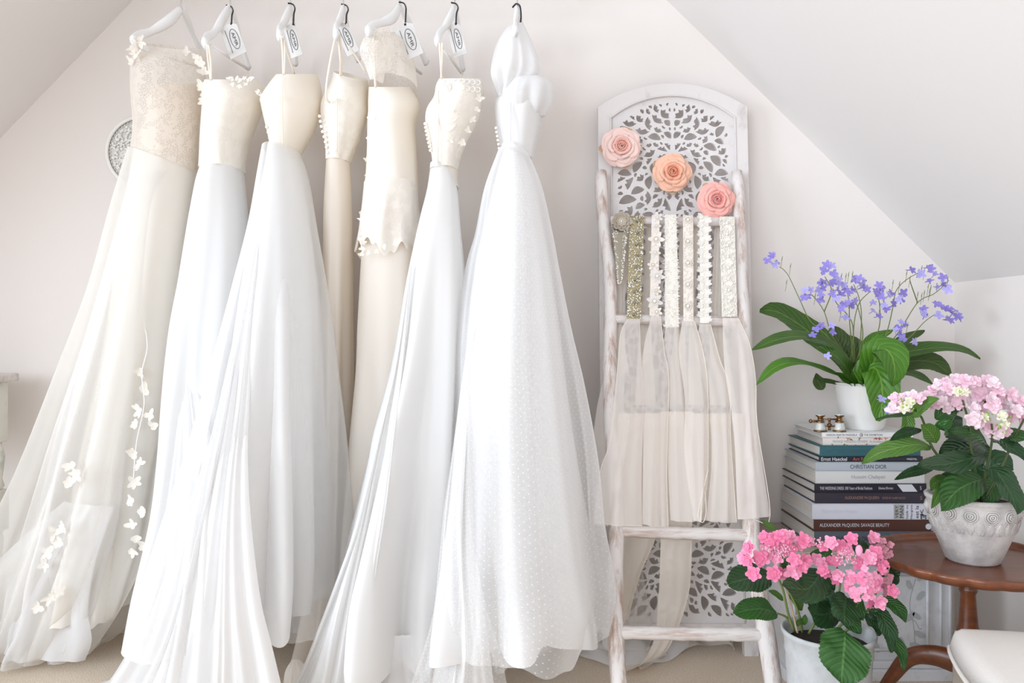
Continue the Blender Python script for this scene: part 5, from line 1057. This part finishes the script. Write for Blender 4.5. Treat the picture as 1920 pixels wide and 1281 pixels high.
# ------------------------------------------------------------------ grey pot with pink hydrangea on the floor
M['fibre'] = plain('grey_cement', (.54, .56, .57), .8, noise=(.44, .46, .47), scale=22, bump=.25, ramp=(.35, .6))
pY = 1.70; fc = Vector((P(1553, 0, pY).x, pY, 0)); PHt = .872-.0-(1182-HZ)/F*pY
fp = thing('pink_hydrangea_in_pot', fc, 'bright pink hydrangea with glossy leaves in a tall grey-white pot on the floor', 'potted plant')
m = MB(); Rr = 84/F*pY
m.lathe([(0, 0), (Rr*.80, 0), (Rr*.82, .004), (Rr*.88, PHt*.5), (Rr*.915, PHt-.052), (Rr*.94, PHt-.046), (Rr*.93, PHt-.040), (Rr*.955, PHt-.014), (Rr*1.0, PHt-.010), (Rr*1.01, PHt-.003), (Rr*.985, PHt), (Rr*.95, PHt-.002), (Rr*.93, PHt-.012), (Rr*.88, PHt-.06)], fc, 56); m.build('pot', M['fibre'], fp)
m = MB(); m.lathe([(0, PHt-.030), (Rr*.91, PHt-.033), (Rr*.88, PHt-.05)], fc, 24); m.build('soil', M['soil'], fp)
c8 = lambda a, b: (1350+a/3.368, 960+b/3.368)
def L8(pts, wd, mt, nn=(0, -.7, .7), Y=(1.70, 1.62), k=0, q=.62, pk=.46): leaf('leaf', [c8(a, b)+(Y[0]+(Y[1]-Y[0])*i/(len(pts)-1),) for i, (a, b) in enumerate(pts)], wd, M[mt], fp, nn, .10, .03, .05, q, pk, k, 34)
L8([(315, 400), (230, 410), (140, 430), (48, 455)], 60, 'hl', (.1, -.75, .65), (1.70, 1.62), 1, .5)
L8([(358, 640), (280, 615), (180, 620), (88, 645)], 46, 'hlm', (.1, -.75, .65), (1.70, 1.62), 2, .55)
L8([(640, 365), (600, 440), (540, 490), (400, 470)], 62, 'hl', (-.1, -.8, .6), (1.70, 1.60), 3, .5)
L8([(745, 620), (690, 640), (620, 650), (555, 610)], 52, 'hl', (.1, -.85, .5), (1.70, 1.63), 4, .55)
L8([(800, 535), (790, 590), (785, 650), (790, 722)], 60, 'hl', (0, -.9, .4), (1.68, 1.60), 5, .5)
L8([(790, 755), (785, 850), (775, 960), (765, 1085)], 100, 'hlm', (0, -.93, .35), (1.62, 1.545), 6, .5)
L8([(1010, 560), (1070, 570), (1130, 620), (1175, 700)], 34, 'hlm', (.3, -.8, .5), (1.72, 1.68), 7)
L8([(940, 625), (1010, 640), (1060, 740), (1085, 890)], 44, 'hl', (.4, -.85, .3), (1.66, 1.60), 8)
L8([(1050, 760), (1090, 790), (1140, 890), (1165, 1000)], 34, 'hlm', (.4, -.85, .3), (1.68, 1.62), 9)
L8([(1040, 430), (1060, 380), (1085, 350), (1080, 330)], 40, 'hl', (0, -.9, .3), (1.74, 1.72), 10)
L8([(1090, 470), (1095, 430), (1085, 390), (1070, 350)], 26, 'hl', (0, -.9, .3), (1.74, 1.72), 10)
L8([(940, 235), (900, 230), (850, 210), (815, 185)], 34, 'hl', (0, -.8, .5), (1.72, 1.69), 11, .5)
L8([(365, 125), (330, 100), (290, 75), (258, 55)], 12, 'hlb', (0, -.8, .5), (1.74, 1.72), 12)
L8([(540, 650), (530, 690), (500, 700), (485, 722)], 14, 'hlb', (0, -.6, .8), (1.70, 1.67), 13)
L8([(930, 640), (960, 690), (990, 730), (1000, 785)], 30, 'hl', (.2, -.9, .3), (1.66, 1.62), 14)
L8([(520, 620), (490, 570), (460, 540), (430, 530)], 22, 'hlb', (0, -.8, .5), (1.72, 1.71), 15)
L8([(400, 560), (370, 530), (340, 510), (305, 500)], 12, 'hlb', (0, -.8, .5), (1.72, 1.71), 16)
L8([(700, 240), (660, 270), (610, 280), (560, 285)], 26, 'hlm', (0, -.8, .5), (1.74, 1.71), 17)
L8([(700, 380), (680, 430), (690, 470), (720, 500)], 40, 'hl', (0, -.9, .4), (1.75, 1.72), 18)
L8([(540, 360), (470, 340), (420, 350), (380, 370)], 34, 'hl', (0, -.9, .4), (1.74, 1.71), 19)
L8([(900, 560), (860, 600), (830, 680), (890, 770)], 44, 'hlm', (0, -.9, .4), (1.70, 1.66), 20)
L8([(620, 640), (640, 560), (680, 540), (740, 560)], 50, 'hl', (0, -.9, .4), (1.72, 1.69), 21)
for pts in ([(470, 760), (430, 640), (400, 500), (370, 400), (400, 260)], [(520, 760), (490, 620), (420, 450), (440, 300)], [(660, 780), (720, 620), (760, 440), (720, 300)], [(700, 780), (830, 640), (890, 520), (900, 420)], [(760, 780), (920, 640), (1000, 450), (1000, 260)], [(440, 690), (410, 660), (355, 638)], [(560, 770), (620, 640), (640, 420)]):
    stem('stem', [c8(a, b)+(1.705-.008*k,) for k, (a, b) in enumerate(pts)], .0024, M['gstem'], fp, 20)
cane = plain('bamboo_cane', (.50, .36, .22), .5)
stem('support_cane', [c8(490, 765)+(1.69,), c8(440, 560)+(1.70,), c8(395, 430)+(1.71,)], .0018, cane, fp); stem('support_cane', [c8(1020, 480)+(1.70,), c8(1045, 410)+(1.70,), c8(1072, 350)+(1.70,)], .0018, cane, fp)
pk = [petm('pink_petal', (.84, .24, .42)), petm('light_pink_petal', (.87, .36, .53)), petm('dusty_pink_petal', (.60, .25, .33))]
big = [flower_mesh('double', .0165, pk[0], 1), flower_mesh('double', .0165, pk[1], 2), flower_mesh('double', .015, pk[0], 3)]
sm = [flower_mesh('single', .0085, pk[1], 1), flower_mesh('single', .0075, pk[1], 2), flower_mesh('single', .0085, pk[0], 3)]
s1 = [(180, 225), (150, 290), (175, 310), (255, 295), (355, 290), (210, 390), (385, 150), (430, 160), (350, 160), (530, 180), (560, 190), (340, 390), (390, 390), (460, 385), (540, 310), (520, 350), (390, 220), (280, 160), (440, 240), (500, 210), (330, 200), (470, 300), (300, 250), (420, 190)]
s2 = [(650, 220), (700, 195), (740, 215), (780, 230), (640, 320), (690, 310), (735, 310), (610, 300), (650, 370), (670, 390), (745, 400), (730, 430), (990, 320), (940, 290), (1020, 360), (830, 170), (970, 160), (1040, 330), (960, 580), (1010, 570), (1090, 500), (980, 260), (800, 250), (880, 330), (920, 320)]
r_ = random.Random(3)
put_flowers('floret', big, [c8(a, b)+(1.63+r_.uniform(-.03, .03),) for a, b in s1], fp, 8, (0, -1, .4), .4, P(*c8(390, 330), 1.74))
put_flowers('floret', big, [c8(a, b)+(1.65+r_.uniform(-.03, .03),) for a, b in s2], fp, 9, (0, -1, .4), .4, P(*c8(830, 400), 1.76), (.7, 1.05))
dots_ = [(900+115*math.cos(a)*q, 450+100*math.sin(a)*q) for a, q in [(r_.uniform(0, 6.28), math.sqrt(r_.random())) for _ in range(52)]]
put_flowers('small_floret', sm, [c8(a, b)+(1.605+.0004*abs(a-900),) for a, b in dots_], fp, 10, (0, -1, .4), .4, P(*c8(900, 470), 1.70))
put_flowers('small_floret', [flower_mesh('single', .0085, pk[2], 7)], [c8(1000+r_.gauss(0, 35), 240+r_.gauss(0, 45))+(1.69,) for _ in range(26)]+[c8(1050+r_.gauss(0, 15), 460+r_.gauss(0, 40))+(1.69,) for _ in range(8)], fp, 11)
m = MB(); tiny = petm('pink_bud', (.80, .42, .55))
for (a, b, n_, rr) in ((400, 245, 60, 60), (790, 290, 60, 60), (300, 230, 20, 30), (620, 190, 18, 30)):
    for k in range(n_): x, y = c8(a+r_.gauss(0, rr*.6), b+r_.gauss(0, rr*.4)); m.ball(P(x, y, 1.60+r_.uniform(0, .03)), .0019, 6, 4)
b_ = m.build('buds', tiny, fp); b_['kind'] = 'stuff'
m = MB(); m.ball(P(*c8(878, 245), 1.60), .009, 12, 8, (.8, .7, 1.3)); m.build('closed_bud', pk[1], fp)

# ------------------------------------------------------------------ upholstered stool
M['linen'] = fabric('cream_linen', (.80, .77, .73), 1, .05, weave=.4)
M['linen2'] = fabric('beige_linen', (.55, .50, .44), 1, .05, weave=.4)
sx, sy = 1.03, 1.37
so = thing('upholstered_stool', (sx, sy, 0), 'cream upholstered footstool at the lower right corner', 'stool')
rotS = Matrix.Translation((sx, sy, 0)) @ Matrix.Rotation(math.radians(-14), 4, 'Z')
def pad(hw, hd, z0, z1, crown, rc_=.04, n=40):
    bm = bmesh.new(); bmesh.ops.create_grid(bm, x_segments=n, y_segments=n, size=1); v = []; f = []
    lay = []
    def sq(x, y):     # square to rounded square
        return x*math.sqrt(1-y*y*.12)*hw, y*math.sqrt(1-x*x*.12)*hd
    for v_ in bm.verts:
        x, y = v_.co.x, v_.co.y; e = max(abs(x), abs(y)); X_, Y_ = sq(x, y); z = z1+crown*(1-(x*x)**1.0)*(1-(y*y)**1.0)
        if e > .88: q = (e-.88)/.12; z -= rc_*(1-math.sqrt(max(0, 1-q*q)))
        v.append((X_, Y_, z))
    bm.verts.index_update(); f = [tuple(a.index for a in fc_.verts) for fc_ in bm.faces]
    edge = [a for a in bm.edges if a.is_boundary]; base = len(v); mp_ = {}
    for a in edge:
        for w_ in a.verts:
            if w_.index not in mp_: mp_[w_.index] = len(v); x_, y_, _ = v[w_.index]; v.append((x_, y_, z0))
    for a in edge: i, j = a.verts[0].index, a.verts[1].index; f.append((i, j, mp_[j], mp_[i]))
    bm.free(); return v, f
STZ = .300
v, f = pad(.228, .172, STZ-.055, STZ-.012, .018, .034); m = MB(); m.add(v, f); m.xf(rotS).build('cushion', M['linen'], so)
def rrect(hw, hd, z, n=64):
    out = []
    for k in range(n):
        t = 2*PI*k/n; c_, s_ = math.cos(t), math.sin(t); e = max(abs(c_), abs(s_)); x, y = c_/e, s_/e; out.append(Vector((x*math.sqrt(1-y*y*.12)*hw, y*math.sqrt(1-x*x*.12)*hd, z)))
    return out
m = MB(); m.tube(rrect(.228, .173, STZ-.055), .0045, 8, closed=True); m.xf(rotS).build('piping', M['linen'], so)
v, f = pad(.222, .167, .09, STZ-.062, 0, .001); m = MB(); m.add(v, f); m.xf(rotS).build('base', M['linen2'], so)
for a, b in ((-1, -1), (1, -1), (-1, 1), (1, 1)):
    m = MB(); m.lathe([(.012, 0), (.016, .04), (.02, .0901)], (a*.18, b*.13, 0), 14); m.xf(rotS).build('leg', M['mahog'], so)
